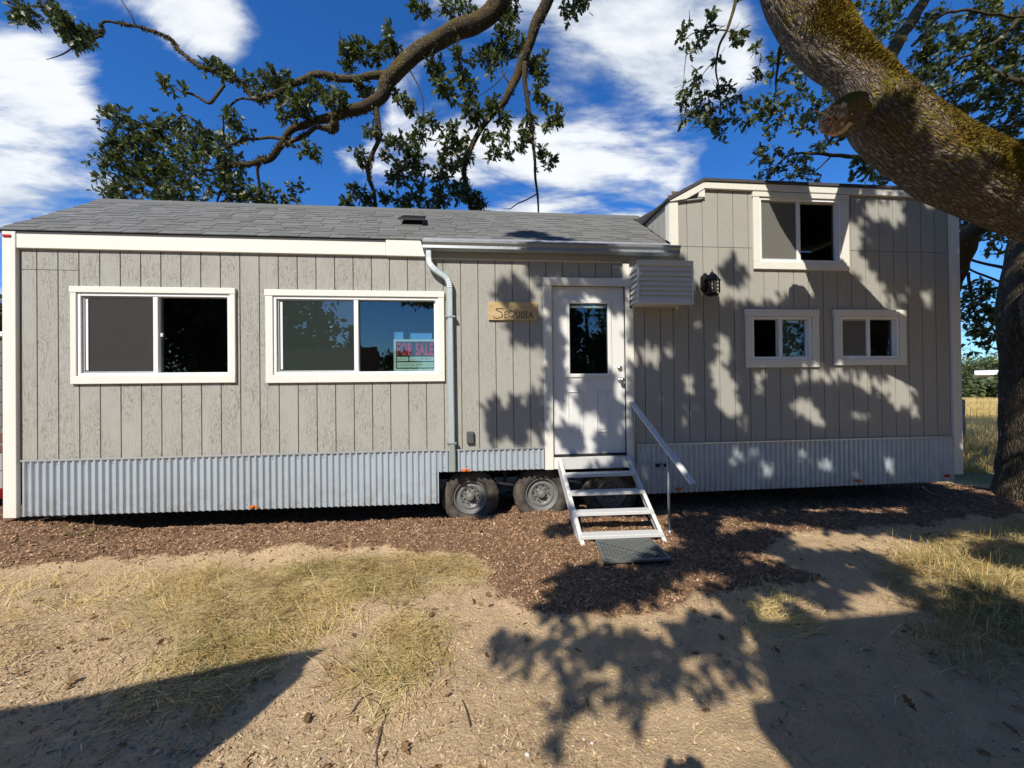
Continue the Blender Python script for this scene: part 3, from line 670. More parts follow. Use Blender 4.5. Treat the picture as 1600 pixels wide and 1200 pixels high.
# -- windows
def window(key, left, right, sash=True):
    (tx0, tx1, tz0, tz1), (x0, x1, z0, z1), mx = W[key]
    fw = .032; g = Geo(); y0, y1 = -.016, .060
    g.box(x0, x0+fw, y0, y1, z0, z1).box(x1-fw, x1, y0, y1, z0, z1).box(x0+fw, x1-fw, y0, y1, z0, z0+fw).box(x0+fw, x1-fw, y0, y1, z1-fw, z1)
    win = g.build('window', MT['vinyl'], HOUSE, .003)
    t0, t1 = -.034, -.0012
    box('trim_board', MT['white'], win, tx0, tx1, t0, t1, z1+.001, tz1, .004)
    box('trim_board', MT['white'], win, tx0+.008, tx1-.004, t0+.002, t1, tz0, z0-.001, .004)
    box('trim_board', MT['white'], win, tx0+.008, x0-.001, t0+.004, t1, z0-.0005, z1+.0005, .003)
    box('trim_board', MT['white'], win, x1+.001, tx1-.004, t0+.004, t1, z0-.0005, z1+.0005, .003)
    box('mullion', MT['vinyl'], win, mx-.024, mx+.024, -.010, .050, z0+fw, z1-fw, .003)
    for (a, b, kind, first) in ((x0+fw, mx-.024, left, True), (mx+.024, x1-fw, right, False)):
        c, d = z0+fw, z1-fw
        if 'screen' in kind or 'pale' in kind:
            box('screen_frame', MT['sash'], win, a, a+.022, .004, .016, c, d, .002)
            box('screen_frame', MT['sash'], win, a+.022, b, .004, .016, d-.018, d, .002); box('screen_frame', MT['sash'], win, a+.022, b, .004, .016, c, c+.018, .002)
            if tx1-tx0 > 1.5: Geo().box(a+.034, a+.058, .000, .008, c+.03, d-.03).build('sash_stile', MT['vinyl'], win, .002)
            box('insect_screen', MT['screen_pale'] if 'pale' in kind else (MT['screen_grey'] if key == 'w2' else MT['screen']), win, a+.022, b, .009, .0105, c+.018, d-.018, 0)
        if sash: 
            Geo().box(b-.020, b, .018, .045, c, d).build('sash_stile', MT['vinyl'], win, .002) if not first else None
        if 'open' not in kind:
            if key == 'w2' and first: box('pane', MT['glass'], win, a+.022, b, .003, .0065, c+.018, d-.018, 0)
            else: box('pane', MT['glass'], win, a, b, .030, .034, c, d, 0)
        if 'blind' in kind: box('blind', MT['blind'], win, a, b, .085, .088, c, d, 0)
        if 'latch' in kind: box('latch', MT['vinyl'], win, a+.006, a+.030, .012, .030, (c+d)/2-.02, (c+d)/2+.02, .003)
    return win
window('w1', 'screen', 'latch'); window('w2', 'screen', ''); window('u', 'pale', 'open'); window('w4', 'open', 'blind'); window('w5', 'pale', '')

# -- door
def door():
    x0, x1, z0, z1 = DOOR
    a, b, c, d = .924, 1.818, .825, 2.846
    def cas(*r): return box('door_casing', MT['white'], DR, *r)
    g = Geo()
    # slab with a lite opening and two raised panel mouldings
    lx0, lx1, lz0, lz1 = 1.14, 1.614, 1.791, 2.64
    for p, q, r_, s_ in cells(a, b, c, d, [(lx0, lx1, lz0, lz1)]): g.box(p, q, .012, .052, r_, s_)
    DR = g.build('door', MT['doorw'], HOUSE)
    cas(x0, a-.006, -.030, .004, z0, z1-.098); cas(b+.006, x1, -.030, .004, z0, z1-.098); cas(x0-.004, x1+.004, -.034, .004, z1-.096, z1)
    cas(1.800, 1.880, -.026, -.0005, z1+.002, 3.138)
    Geo().box(a-.005, a, -.01, .05, c, d).box(b, b+.005, -.01, .05, c, d).box(a-.005, b+.005, -.01, .05, d, d+.006).build('door_gasket', MT['gasket'], DR)
    f = Geo(); ox0, ox1, oz0, oz1 = 1.086, 1.662, 1.742, 2.70
    f.box(ox0, lx0, -.002, .016, oz0, oz1).box(lx1, ox1, -.002, .016, oz0, oz1).box(lx0, lx1, -.002, .016, oz0, lz0).box(lx0, lx1, -.002, .016, lz1, oz1)
    f.build('lite_frame', MT['doorw'], DR, .008)
    box('pane', MT['glass'], DR, lx0, lx1, .022, .026, lz0, lz1, 0)
    box('blind_header', MT['vinyl'], DR, lx0+.01, lx1-.01, .030, .042, lz1-.05, lz1-.012, .003)
    for (px0, px1) in ((1.104,1.290),(1.455,1.640)):
        m_ = Geo(); t = .014; pz0, pz1 = 1.075, 1.578
        m_.box(px0, px0+t, .001, .0125, pz0, pz1).box(px1-t, px1, .001, .0125, pz0, pz1).box(px0+t, px1-t, .001, .0125, pz0, pz0+t).box(px0+t, px1-t, .001, .0125, pz1-t, pz1)
        m_.build('panel_molding', MT['doorw'], DR, .003)
        box('raised_panel', MT['doorw'], DR, px0+.035, px1-.035, .007, .0125, pz0+.035, pz1-.035, .005)
    k = Geo(); k.lathe([(.012,.034),(.004,.034),(0.0,.028),(-.004,.013),(-.028,.012),(-.036,.024),(-.052,.030),(-.064,.026),(-.070,.012)], (1.766,0,1.708), 'y', 20); k.build('door_knob', MT['chrome'], DR, 0, True)
    k = Geo(); k.lathe([(.012,.031),(.002,.031),(-.008,.026),(-.014,.012),(-.016,.004)], (1.757,0,1.856), 'y', 20); k.build('deadbolt', MT['chrome'], DR, 0, True)
    box('threshold', MT['gasket'], DR, a, b, -.035, .05, .800, .823, .003)
    box('door_riser', MT['white'], DR, a+.002, b-.002, -.028, .004, .655, .798, .003)
    for hz in (1.05, 1.85, 2.62): box('hinge', MT['chrome'], DR, a-.0055, a+.004, -.004, .013, hz-.045, hz+.045, .002)
    box('skirt_return', MT['white'], DR, x1-.012, x1+.012, -.02, .004, .60, .80, .002) if False else None
door()

# -- skirting
def skirt(x0, x1, za, zb, ztop):
    n = max(8, int((x1-x0)/.0677*10)); g = Geo(); vs, fs = [], []
    for i in range(n+1):
        t = i/n; x = x0+(x1-x0)*t; ph = (x/.0677) % 1.0
        y = -.0155 - .0110*max(-1, min(1, 1.7*math.cos(2*math.pi*ph)))
        vs += [(x, y, za+(zb-za)*t), (x, y, ztop)]
    for i in range(n): fs.append((2*i, 2*i+2, 2*i+3, 2*i+1))
    g.add(vs, fs); o = g.build('metal_skirt', MT['corr'], HOUSE)
    box('skirt_trim', MT['drip'], o, x0, x1, -.030, -.0255, ztop-.006, ztop+.012, .001)
    s_ = Geo(); x = math.ceil(x0/.0677)*.0677 + .03385
    while x < x1-.02:
        for z in (ztop-.045, (za+zb)/2+.055): s_.lathe([(0,.006),(-.004,.006),(-.006,.003)], (x, -.008, z), 'y', 6)
        x += .0677*4
    s_.build('screw_heads', MT['galv'], o)['kind'] = 'stuff'
    return o
skirt(-4.765, -.436, .336, .300, .918); skirt(-.434, .805, .664, .660, .912); skirt(1.935, 6.288, .316, .326, .915)
for x, z, mt in ((-2.46,.345,'orange'),(-.121,.676,'orange'),(2.466,.362,'orange'),(4.888,.378,'orange'),(6.18,.40,'red')):
    mk = Geo(); mk.box(x-.045, x+.045, -.034, -.025, z-.016, z+.016); mo = mk.build('marker_lamp', MT['orange'] if mt == 'orange' else MT['red'], HOUSE, .004)
    Geo().lathe([(0,.016),(-.010,.015),(-.014,.008)], (x, -.034, z+.008), 'y', 10).build('lens', MT['orange'] if mt == 'orange' else MT['red'], mo, 0, True)
for x in (2.205, 2.30):
    sp = Geo(); sp.lathe([(0,.022),(-.008,.022),(-.010,.010),(-.05,.010)], (x, -.026, .662), 'y', 12); so = sp.build('spigot', MT['black'], HOUSE, 0, True)
    Geo().tube([(x,-.06,.665),(x,-.085,.655),(x,-.09,.625)], .009, 8).build('spout', MT['galv'], so, 0, True)
    Geo().box(x-.028, x+.028, -.078, -.066, .683, .692).box(x-.004, x+.004, -.076, -.068, .665, .683).build('tap_handle', MT['black'], so, .002)
box('utility_box', MT['grey_box'], HOUSE, -.108, -.024, -.045, -.0005, .985, 1.125, .008)

# -- gutter and downspout
def gutter():
    prof = [(-.028,3.312),(-.028,3.215),(-.085,3.212),(-.128,3.232),(-.118,3.262),(-.140,3.296),(-.140,3.312),(-.150,3.312),(-.150,3.303),(-.143,3.303),(-.143,3.300),(-.124,3.268),(-.134,3.230),(-.086,3.205),(-.027,3.208)]
    outer = [(-.0275,3.318),(-.0275,3.212),(-.088,3.208),(-.132,3.230),(-.128,3.262),(-.148,3.290),(-.150,3.318)]
    inner = [(-.142,3.318),(-.140,3.292),(-.121,3.264),(-.125,3.234),(-.086,3.215),(-.034,3.218),(-.034,3.318)]
    g = Geo(); g.prism(outer+inner, 'x', -.575, 2.47); G_ = g.build('gutter', MT['galv'], HOUSE)
    g = Geo(); g.prism(outer, 'x', -.579, -.576); g.build('end_cap', MT['galv'], G_)
    g = Geo(); g.prism(outer, 'x', 2.471, 2.474); g.build('end_cap', MT['galv'], G_)
    for x in np.arange(-.2, 2.4, .61): box('hanger', MT['galv'], G_, x-.012, x+.012, -.146, -.03, 3.3185, 3.3235, .001)
    # downspout: rectangular pipe swept along a bent path
    path = [(-.515,-.085,3.225),(-.515,-.085,3.12),(-.508,-.084,3.07),(-.485,-.082,3.03),(-.44,-.078,2.99),(-.39,-.072,2.955),(-.345,-.066,2.93),(-.310,-.06,2.895),(-.290,-.056,2.85),(-.283,-.054,2.79),(-.281,-.053,2.2),(-.277,-.053,1.4),(-.274,-.053,1.0)]
    def sweep(pts, w, h, name, parent, mat, ribs=False):
        P = []
        for a, b in zip(pts, pts[1:]):
            k = 6 if ribs else 1
            for i in range(k): P.append(np.array(a)+(np.array(b)-np.array(a))*i/k)
        P.append(np.array(pts[-1])); P = np.array(P); T = np.gradient(P, axis=0); T /= np.linalg.norm(T, axis=1)[:, None]
        vs, fs = [], []; yv = np.array([0,1.0,0])
        for k in range(len(P)):
            s_ = np.cross(T[k], yv); s_ /= np.linalg.norm(s_); yy = np.cross(s_, T[k]); f = 1.0 + (.06 if (ribs and k % 2) else 0)
            for a, b in ((-1,-.6),(-.7,-1),(.7,-1),(1,-.6),(1,.6),(.7,1),(-.7,1),(-1,.6)): vs.append(P[k]+s_*a*w/2*f+yy*b*h/2*f)
        for k in range(len(P)-1):
            for i in range(8): fs.append((k*8+i, k*8+(i+1) % 8, (k+1)*8+(i+1) % 8, (k+1)*8+i))
        fs += [tuple(range(8)), tuple(range(len(P)*8-1, len(P)*8-9, -1))]
        g = Geo(); g.add(vs, fs); return g.build(name, mat, parent)
    D_ = sweep(path[9:], .066, .050, 'downspout', HOUSE, MT['down'])
    sweep(path[:2], .066, .05, 'outlet', D_, MT['down']); sweep(path[1:10], .068, .052, 'elbow', D_, MT['down'], True)
    sweep([(-.274,-.053,1.005),(-.270,-.053,.675)], .071, .055, 'lower_pipe', D_, plain('old_downspout_steel', (.33,.36,.33), .5, .3))
    for z in (2.46, 1.0): box('strap', MT['galv'], D_, -.335, -.222, -.085, -.0005, z-.011, z+.011, .002)
gutter()

# -- louvred AC cover
def ac():
    g = Geo(); g.box(1.905, 2.478, -.285, -.002, 2.598, 2.606).box(1.905, 2.478, -.285, -.002, 3.062, 3.070)
    g.box(1.912, 1.918, -.285, -.002, 2.606, 3.062).box(2.466, 2.472, -.285, -.002, 2.606, 3.062)
    A = g.build('vent_box', MT['ac'], HOUSE)
    Geo().box(1.862, 2.535, -.310, -.286, 3.020, 3.082).box(1.862, 2.535, -.310, -.286, 2.572, 2.625).box(1.862, 1.885, -.310, -.286, 2.625, 3.020).box(2.512, 2.535, -.310, -.286, 2.625, 3.020).build('face_frame', MT['ac'], A, .004)
    box('back_panel', MT['grey_box'], A, 1.886, 2.511, -.282, -.280, 2.62, 3.03, 0)
    n = 7; h = (3.020-2.625)/n
    for i in range(n):
        z = 2.625+h*i
        g = Geo(); g.add([(1.886,-.306,z),(2.511,-.306,z),(2.511,-.286,z+h+.004),(1.886,-.286,z+h+.004),(1.886,-.300,z-.004),(2.511,-.300,z-.004),(2.511,-.282,z+h),(1.886,-.282,z+h)], [(0,1,2,3),(7,6,5,4),(0,4,5,1),(1,5,6,2),(2,6,7,3),(3,7,4,0)])
        g.build('slat', MT['ac'], A)
    for sx in (1.885, 2.478):
        Geo().box(sx-.012, sx+.022, -.285, -.262, 2.575, 3.075).box(sx-.012, sx+.022, -.03, -.003, 2.575, 3.075).build('side_post', MT['ac'], A, .003)
        for i in range(n):
            z = 2.612+(3.06-2.612)/n*i; hh = (3.06-2.612)/n
            g = Geo(); xo = sx-.006 if sx < 2 else sx+.020; xi = sx+.014 if sx < 2 else sx+.002
            g.add([(xo,-.262,z),(xo,-.031,z),(xi,-.031,z+hh),(xi,-.262,z+hh),(xo+.003,-.262,z-.003),(xo+.003,-.031,z-.003),(xi+.003,-.031,z+hh-.003),(xi+.003,-.262,z+hh-.003)], [(0,1,2,3),(7,6,5,4),(0,4,5,1),(1,5,6,2),(2,6,7,3),(3,7,4,0)])
            g.build('slat', MT['ac'], A)
ac()

# -- wall lantern
def lantern():
    n0 = len(bpy.data.objects)
    cx, cz = 2.855, 2.905
    hexa = [(cx+.072*math.cos(R(a))*.82, cz+.115*math.sin(R(a))) for a in (90,35,-35,-90,-145,145)]
    g = Geo(); g.prism(hexa, 'y', -.030, -.001); L_ = g.build('wall_lantern', MT['black'], HOUSE, .006)
    Geo().prism([(cx+.05*math.cos(R(a))*.82, cz+.085*math.sin(R(a))) for a in (90,35,-35,-90,-145,145)], 'y', -.045, -.0305).build('back_boss', MT['black'], L_, .004)
    Geo().tube([(cx,-.04,cz+.02),(cx,-.09,cz+.06),(cx,-.135,cz+.055)], .013, 8).build('arm', MT['black'], L_, 0, True)
    bx, by = cx, -.145
    Geo().lathe([(cz+.115,.004),(cz+.085,.006),(cz+.080,.020),(cz+.062,.028),(cz+.055,.030),(cz+.050,.055),(cz+.012,.082),(cz+.002,.098),(cz-.006,.098),(cz-.008,.07)], (bx, by, 0), 'z', 4).build('cap', MT['black'], L_)
    g = Geo()
    for a in range(4):
        th = R(45+90*a); x, y = bx+.068*math.cos(th), by+.068*math.sin(th); g.beam((x,y,cz-.008),(x,y,cz-.150), .010, .010, (1,0,0))
    c4 = [(bx+.068*math.cos(R(45+90*a)), by+.068*math.sin(R(45+90*a))) for a in range(4)]
    for z in (cz-.045, cz-.085, cz-.120):
        for a in range(4): p, q = c4[a], c4[(a+1) % 4]; g.beam((*p, z), (*q, z), .006, .006)
    for a in range(4):
        p, q = c4[a], c4[(a+1) % 4]; mx_, my_ = (p[0]+q[0])/2, (p[1]+q[1])/2; g.beam((mx_, my_, cz-.008), (mx_, my_, cz-.150), .006, .006, (1,0,0))
    g.build('cage', MT['black'], L_)
    Geo().lathe([(cz-.148,.074),(cz-.158,.078),(cz-.166,.060),(cz-.172,.03)], (bx, by, 0), 'z', 4).build('base', MT['black'], L_)
    Geo().lathe([(cz-.145,.042),(cz-.012,.046)], (bx, by, 0), 'z', 10).build('lantern_glass', MT['lampglass'], L_)
    return L_
LA = lantern()
for o in [LA]+list(LA.children):
    c0 = Vector((2.855, 0, 2.91))-WL[HOUSE.name] if o is LA else Vector((2.855, 0, 2.91))-WL[LA.name]
    for v in o.data.vertices: v.co = c0+(v.co-c0)*1.14

# -- wheels and running gear
def wheel(x, z=.315, dark=0):
    y0 = .105; r0 = .345
    prof = [(.045,.205),(.012,.212),(.0,.235),(-.004,.262),(.002,.292),(.014,.318),(.030,.336),(.048,.3445),(.10,.347),(.155,.3445),(.175,.336),(.19,.318),(.205,.28),(.205,.22),(.19,.205)]
    n = 84
    def rf(k, i, r): return r + (.0 if k not in (5,6,7,8,9) else ((.002 if i % 3 else -.005) if k in (5,6) else (.001 if (i//2) % 2 else -.003)))
    t = Geo(); t.lathe(prof, (x, y0, z), 'y', n, rf, False); Wh = thing_part('wheel', HOUSE, (x, y0, z))
    ty = t.build('tyre', MT['tyre'], Wh, 0, False)
    rp = [(.050,.206),(.030,.206),(.022,.200),(.022,.192),(.040,.184),(.060,.176),(.062,.160),(.052,.146),(.050,.132),(.058,.118),(.075,.100),(.078,.074),(.070,.062),(.068,.050)]
    rm = Geo(); rm.lathe(rp, (x, y0, z), 'y', 40, None, False); rim = rm.build('rim', MT['rim'], Wh, 0, True)
    h = Geo(); h.lathe([(.08,.052),(.040,.050),(.022,.044),(.014,.034),(.012,.012)], (x, y0, z), 'y', 20); h.build('hub_cap', MT['rim'], Wh, 0, True)
    for k in range(8):
        th = 2*math.pi*(k+.3)/8; Geo().lathe([(.082,.013),(.058,.012),(.052,.007)], (x+.082*math.cos(th), y0, z+.082*math.sin(th)), 'y', 6).build('lug_nut', MT['rim'], Wh)
    for k in range(8):
        th = 2*math.pi*(k+.8)/8; cx, cz = x+.112*math.cos(th), z+.112*math.sin(th)
        Geo().lathe([(.066,.013),(.0605,.013)], (cx, y0, cz), 'y', 10).build('hand_hole', MT['gasket'], Wh)
    return Wh
def thing_part(name, parent, loc):
    o = bpy.data.objects.new(name, None); COL.objects.link(o); o.parent = parent; o.location = Vector(loc)-WL[parent.name]; WL[o.name] = Vector(loc); o.empty_display_size = .1; return o
for x in (-.072, .80, 1.672): wheel(x)
def chassis():
    g = Geo(); g.box(XL+.05, XR-.1, .40, .48, .48, .655).box(XL+.05, XR-.1, 1.72, 1.80, .48, .655).box(XL+.02, XR-.03, .02, YB-.02, .640, .662)
    for x in np.arange(XL+.3, XR-.2, .8): g.box(x, x+.05, .48, 1.72, .56, .64)
    c = g.build('chassis', MT['under'], HOUSE)
    for x in (-.072, .80, 1.672): Geo().tube([(x,.25,.315),(x,1.95,.315)], .04, 10).build('axle', MT['chassis_grey'], c)
    for x in (.364, 1.236):
        Geo().beam((x-.30,.36,.40),(x+.30,.36,.40), .05, .03).build('spring', MT['chassis_grey'], c); Geo().beam((x,.36,.62),(x,.36,.36), .06, .05, (1,0,0)).build('spring_hanger', MT['chassis_grey'], c)
        Geo().beam((x-.10,.30,.44),(x+.11,.30,.405), .02, .03).build('shackle', MT['galv'], c)
chassis()

# ------------------------------------------------------------------ signs
def sequoia_sign():
    S = thing('wooden_sign', 'small pine board with hand lettered black name beside the door', 'sign', (.45, -.02, 2.535))
    box('board', MT['pine'], S, .162, .741, -.026, -.0015, 2.430, 2.646, .002)
    x0, z0, y = .162, 2.430, -.0275; wd, ht = .579, .216
    def stroke(pts, w):
        g = Geo(); P = [np.array((x0+a*wd, z0+b*ht)) for a, b in pts]
        for i, (p, q) in enumerate(zip(P, P[1:])):
            t = (q-p)/(np.linalg.norm(q-p)+1e-9); nrm = np.array((-t[1], t[0]))*w/2; e = t*w*.3
            c = [p-nrm-e, q-nrm+e, q+nrm+e, p+nrm-e]; yy = y-.00012*(i % 2)
            g.add([(v[0], yy, v[1]) for v in c], [(0,1,2,3)])
        return g
    def put(name, strokes, w=.008):
        g = Geo()
        for s_ in strokes: k = stroke(s_, w); g.add(k.v, k.f)
        g.build('letter', MT['ink'], S)
    put('S', [[(.30,.60),(.27,.62),(.20,.63),(.15,.60),(.16,.55),(.22,.48),(.27,.38),(.29,.26),(.26,.15),(.18,.09),(.11,.12),(.10,.17)]], .010)
    put('E', [[(.33,.14),(.33,.44)],[(.33,.44),(.39,.45)],[(.33,.30),(.38,.31)],[(.33,.14),(.39,.14)]])
    put('Q', [[(.47,.50),(.42,.44),(.41,.32),(.43,.20),(.47,.16),(.51,.24),(.53,.36),(.52,.47),(.47,.52),(.43,.55)],[(.48,.24),(.53,.10)]])
    put('U', [[(.57,.48),(.565,.28),(.58,.16),(.61,.13),(.635,.20),(.64,.48)]])
    put('O', [[(.695,.46),(.67,.36),(.67,.24),(.69,.14),(.715,.14),(.73,.24),(.73,.38),(.715,.46),(.695,.46)]])
    put('I', [[(.775,.46),(.775,.12)],[(.75,.47),(.80,.47)],[(.75,.12),(.80,.12)]])
    put('A', [[(.82,.10),(.865,.46),(.91,.10)],[(.835,.25),(.895,.25)]])
sequoia_sign()
def sale_sign():
    x0, x1, z0, z1, y = -.945, -.462, 1.845, 2.212, .050
    S = thing('sale_sign', 'red and black for sale placard propped inside the second window', 'sign', ((x0+x1)/2, y, z0))
    box('card', MT['sign_white'], S, x0, x1, y, y+.003, z0, z1, 0)
    yb = y-.0006
    def pl(name, mat, a, b, c, d, yy): g = Geo(); g.add([(a,yy,c),(b,yy,c),(b,yy,d),(a,yy,d)], [(0,1,2,3)]); return g.build(name, mat, S)
    pl('black_field', MT['sign_black'], x0+.026, x1-.010, z0+.022, z1-.026, yb)
    pl('blank_box', MT['sign_white'], x0+.036, x0+.165, z0+.112, z0+.162, yb-.0006)
    pl('blank_box', MT['sign_white'], x0+.182, x1-.022, z0+.112, z0+.162, yb-.0006)
    pl('blank_box', MT['sign_white'], x0+.036, x1-.022, z0+.036, z0+.098, yb-.0006)
    for txt, a, b in (('FOR', x0+.040, x0+.215), ('SALE', x0+.250, x1-.026)):
        cu = bpy.data.curves.new('t', 'FONT'); cu.body = txt; cu.size = 1; cu.offset = .028; cu.space_character = 1.08
        to = bpy.data.objects.new('t', cu); COL.objects.link(to); dg = bpy.context.evaluated_depsgraph_get(); me = bpy.data.meshes.new_from_object(to.evaluated_get(dg)); bpy.data.objects.remove(to)
        P = np.array([v.co[:] for v in me.vertices]); mn, mx_ = P.min(0), P.max(0); za, zb = z0+.176, z1-.040
        for v, p in zip(me.vertices, P): v.co = (a+(p[0]-mn[0])/(mx_[0]-mn[0])*(b-a), yb-.0012, za+(p[1]-mn[1])/(mx_[1]-mn[1])*(zb-za))
        me.materials.clear(); me.materials.append(MT['sign_red'])
        for v in me.vertices: v.co = Vector(v.co)-WL[S.name]
        link('lettering', me, S, tuple(WL[S.name]))
    rr = random.Random(3); g = Geo()
    for (a, b, zc) in ((x0+.045, x0+.125, z0+.136), (x0+.200, x1-.07, z0+.137), (x0+.045, x1-.03, z0+.066)):
        x = a
        while x < b:
            h = rr.uniform(.010, .018); p = [(x, zc-h*rr.uniform(-.3,1)), (x+.008, zc+h*rr.uniform(.2,1)), (x+.016, zc-h*rr.random())]
            for (ax, az), (bx, bz) in zip(p, p[1:]):
                g.add([(ax-.0016, yb-.002, az), (ax+.0016, yb-.002, az), (bx+.0016, yb-.002, bz), (bx-.0016, yb-.002, bz)], [(0,1,2,3)])
            x += rr.choice((.020, .024, .034))
    g.build('handwriting', MT['ink'], S)
sale_sign()

# ------------------------------------------------------------------ steps, rail, mat
def steps():
    S = thing('entry_steps', 'white metal entry steps with four open treads below the door', 'steps', (1.42, -.40, GZ))
    tl, tr = np.array([.968,-.052,.79]), np.array([1.838,-.052,.79]); bl, br = np.array([1.022,-.835,GZ+.0]), np.array([1.885,-.870,GZ+.0])
    def stringer(p, q, sx):
        d = (q-p)/np.linalg.norm(q-p); g = Geo()
        up = np.array([0, d[2], -d[1]]); up = -up if up[2] < 0 else up
        up /= np.linalg.norm(up); a = np.array([1.0,0,0])
        for (w, h, o) in ((.008, .125, -.0625), (.042, .008, .002)):
            c = p+up*o; e = q+up*o; cc = a*(sx*(.017 if w > .02 else 0))
            vs = [k+cc+sa*a*w/2+sb*up*h/2 for k in (c, e) for sa, sb in ((-1,-1),(1,-1),(1,1),(-1,1))]
            if h > .05:   # the foot is cut flat on the ground
                for i in (4,5): vs[i] = vs[i] + d*.0
            g.add(vs, [(3,2,1,0),(4,5,6,7),(0,1,5,4),(1,2,6,5),(2,3,7,6),(3,0,4,7)])
        return g.build('stringer', MT['step'], S, .002)
    stringer(tl, bl+np.array([0,.0,-.005]), 1); stringer(tr, br+np.array([0,0,-.005]), -1)
    for t in (.215, .435, .66, .895):
        L_ = tl+(bl-tl)*t; R_ = tr+(br-tr)*t; z = L_[2]-.015+.02
        g = Geo(); g.add([(L_[0]+.005, L_[1]-.045, z-.036), (R_[0]-.005, R_[1]-.045, z-.036), (R_[0]-.005, R_[1]+.075, z-.036), (L_[0]+.005, L_[1]+.075, z-.036),
                          (L_[0]+.005, L_[1]-.045, z), (R_[0]-.005, R_[1]-.045, z), (R_[0]-.005, R_[1]+.075, z), (L_[0]+.005, L_[1]+.075, z)], [(0,3,2,1),(4,5,6,7),(0,1,5,4),(1,2,6,5),(2,3,7,6),(3,0,4,7)])
        g.build('tread', MT['step'], S, .004)
    Geo().box(.975, 1.832, -.062, -.034, .655, .795).build('top_riser', MT['step'], S, .003)
    H = thing('handrail', 'sloping white flat bar handrail on a thin post right of the steps', 'handrail', (2.01, -.65, GZ))
    p, q = np.array([1.872,-.050,1.445]), np.array([2.085,-1.000,.686])
    Geo().beam(p, q, .066, .020, (0,-.61,.78)).build('rail', MT['step'], H, .003)
    at = lambda t: p+(q-p)*t
    c = at(.645); Geo().tube([(2.015,-.665,GZ-.05),(c[0]-.002,c[1],c[2]-.02)], .014, 10).build('post', MT['galv'], H, 0, True)
    Geo().tube([(2.015,-.665,GZ-.01),(2.015,-.665,GZ+.05)], .021, 10).build('foot', MT['galv'], H, 0, True)
    Geo().tube([(1.925,-.045,.70),(1.885,-.048,1.42)], .010, 8).build('wall_stay', MT['galv'], H, 0, True)
    M_ = thing('door_mat', 'grey lattice metal grate mat lying at the foot of the steps', 'mat', (1.41, -1.08, GZ))
    A, B, C_, D_ = [np.array([*on_z(px, py)[:2], 0]) for px, py in ((932,852),(1016,850),(1047,881),(945,886))]
    hz = lambda P: np.array([P[0], P[1], float(ground_z(P[0], P[1]))*.3+(GZ+.045)*.7+.012])
    bil = lambda u, v: hz((A*(1-u)+B*u)*(1-v)+(D_*(1-u)+C_*u)*v)
    for (u0, v0, u1, v1) in ((0,0,1,0),(1,0,1,1),(1,1,0,1),(0,1,0,0)): Geo().beam(bil(u0,v0), bil(u1,v1), .026, .018).build('border', MT['mat'], M_)
    g = Geo(); n = 9
    for k in range(-n+1, n):
        u0, u1 = max(0, k/n), min(1, 1+k/n)
        if u1-u0 > .03:
            g.beam(bil(u0, u0-k/n), bil(u1, u1-k/n), .0065, .014); g.beam(bil(1-u0, u0-k/n), bil(1-u1, u1-k/n), .0065, .013)
    g.build('lattice', MT['mat'], M_)
    Geo().add([bil(u, v)-np.array([0,0,.011]) for u, v in ((0,0),(1,0),(1,1),(0,1))], [(0,1,2,3)]) 
    g = Geo(); g.add([bil(u, v)-np.array([0,0,.010]) for u, v in ((0,0),(1,0),(1,1),(0,1))], [(0,1,2,3)]); g.build('backing', MT['under'], M_)
steps()

# ------------------------------------------------------------------ the oak
OAK = thing('oak_tree', 'big mossy oak whose thick limb arches in front of the house and overhead', 'tree', (7.2, -.45, GZ))
def smooth_path(pts, per=6):
    P = np.array(pts, float); n = len(P); out = []
    for i in range(n-1):
        p0, p1, p2, p3 = P[max(i-1,0)], P[i], P[i+1], P[min(i+2,n-1)]
        for k in range(per):
            t = k/per; out.append(.5*((2*p1)+(-p0+p2)*t+(2*p0-5*p1+4*p2-p3)*t*t+(-p0+3*p1-3*p2+p3)*t**3))
    out.append(P[-1]); return np.array(out)
def bark_disp(freq, amp, lump=.05, seed=0.0):
    def f(th, L, P, d):
        v = Vector((math.cos(th)*freq, math.sin(th)*freq, L*2.6+seed))
        n1 = mnoise.noise(v*1.0); n2 = mnoise.noise(v*2.3+Vector((7,3,1)))
        ridge = 1-abs(n1)*2; big = mnoise.noise(Vector((math.cos(th)*1.1, math.sin(th)*1.1, L*1.3+seed)))
        return 1 + amp*ridge*.6 + amp*.5*n2 + lump*big
    return f
LIMB = [(7.25,-.50,.9,.38),(7.25,-.52,1.5,.40),(7.15,-.62,2.2,.42),(6.80,-.92,2.78,.41),(6.25,-1.25,3.08,.36),(5.75,-1.40,3.24,.33)]
def between(a, b, yy):      # a round limb that fills the gap between two sight lines, at distance y
    ua, ub = ray(*a), ray(*b); ua /= np.linalg.norm(ua); ub /= np.linalg.norm(ub); m_ = ua+ub; m_ /= np.linalg.norm(m_); half = math.acos(min(1, ua @ ub))/2
    L_ = (yy-EYE[1])/m_[1]; return (*(EYE+m_*L_), L_*math.sin(half)*.955)
for a, b, yy in (((1600,370),(1632,258),-1.42),((1537,348),(1582,232),-1.40),((1479,326),(1530,208),-1.36),((1422,295),(1482,178),-1.30),((1345,240),(1430,130),-1.24),((1299,150),(1388,86),-1.20),((1250,107),(1350,50),-1.10),((1213,53),(1322,3),-1.02),((1190,0),(1300,-48),-.98),((1172,-60),(1280,-105),-.92),((1150,-150),(1262,-190),-.85),((1110,-280),(1230,-310),-.75)):
    LIMB.append(between(a, b, yy)); print('limb', [round(float(v), 2) for v in LIMB[-1]])
tipL = np.array(LIMB[-1][:3])
LIMB += [(*(tipL+np.array([-.35,.1,1.1])), .25), (*(tipL+np.array([-1.1,.3,2.0])), .2)]
LP = smooth_path(LIMB, 12); LR = LP[:, 3]; LC = LP[:, :3]
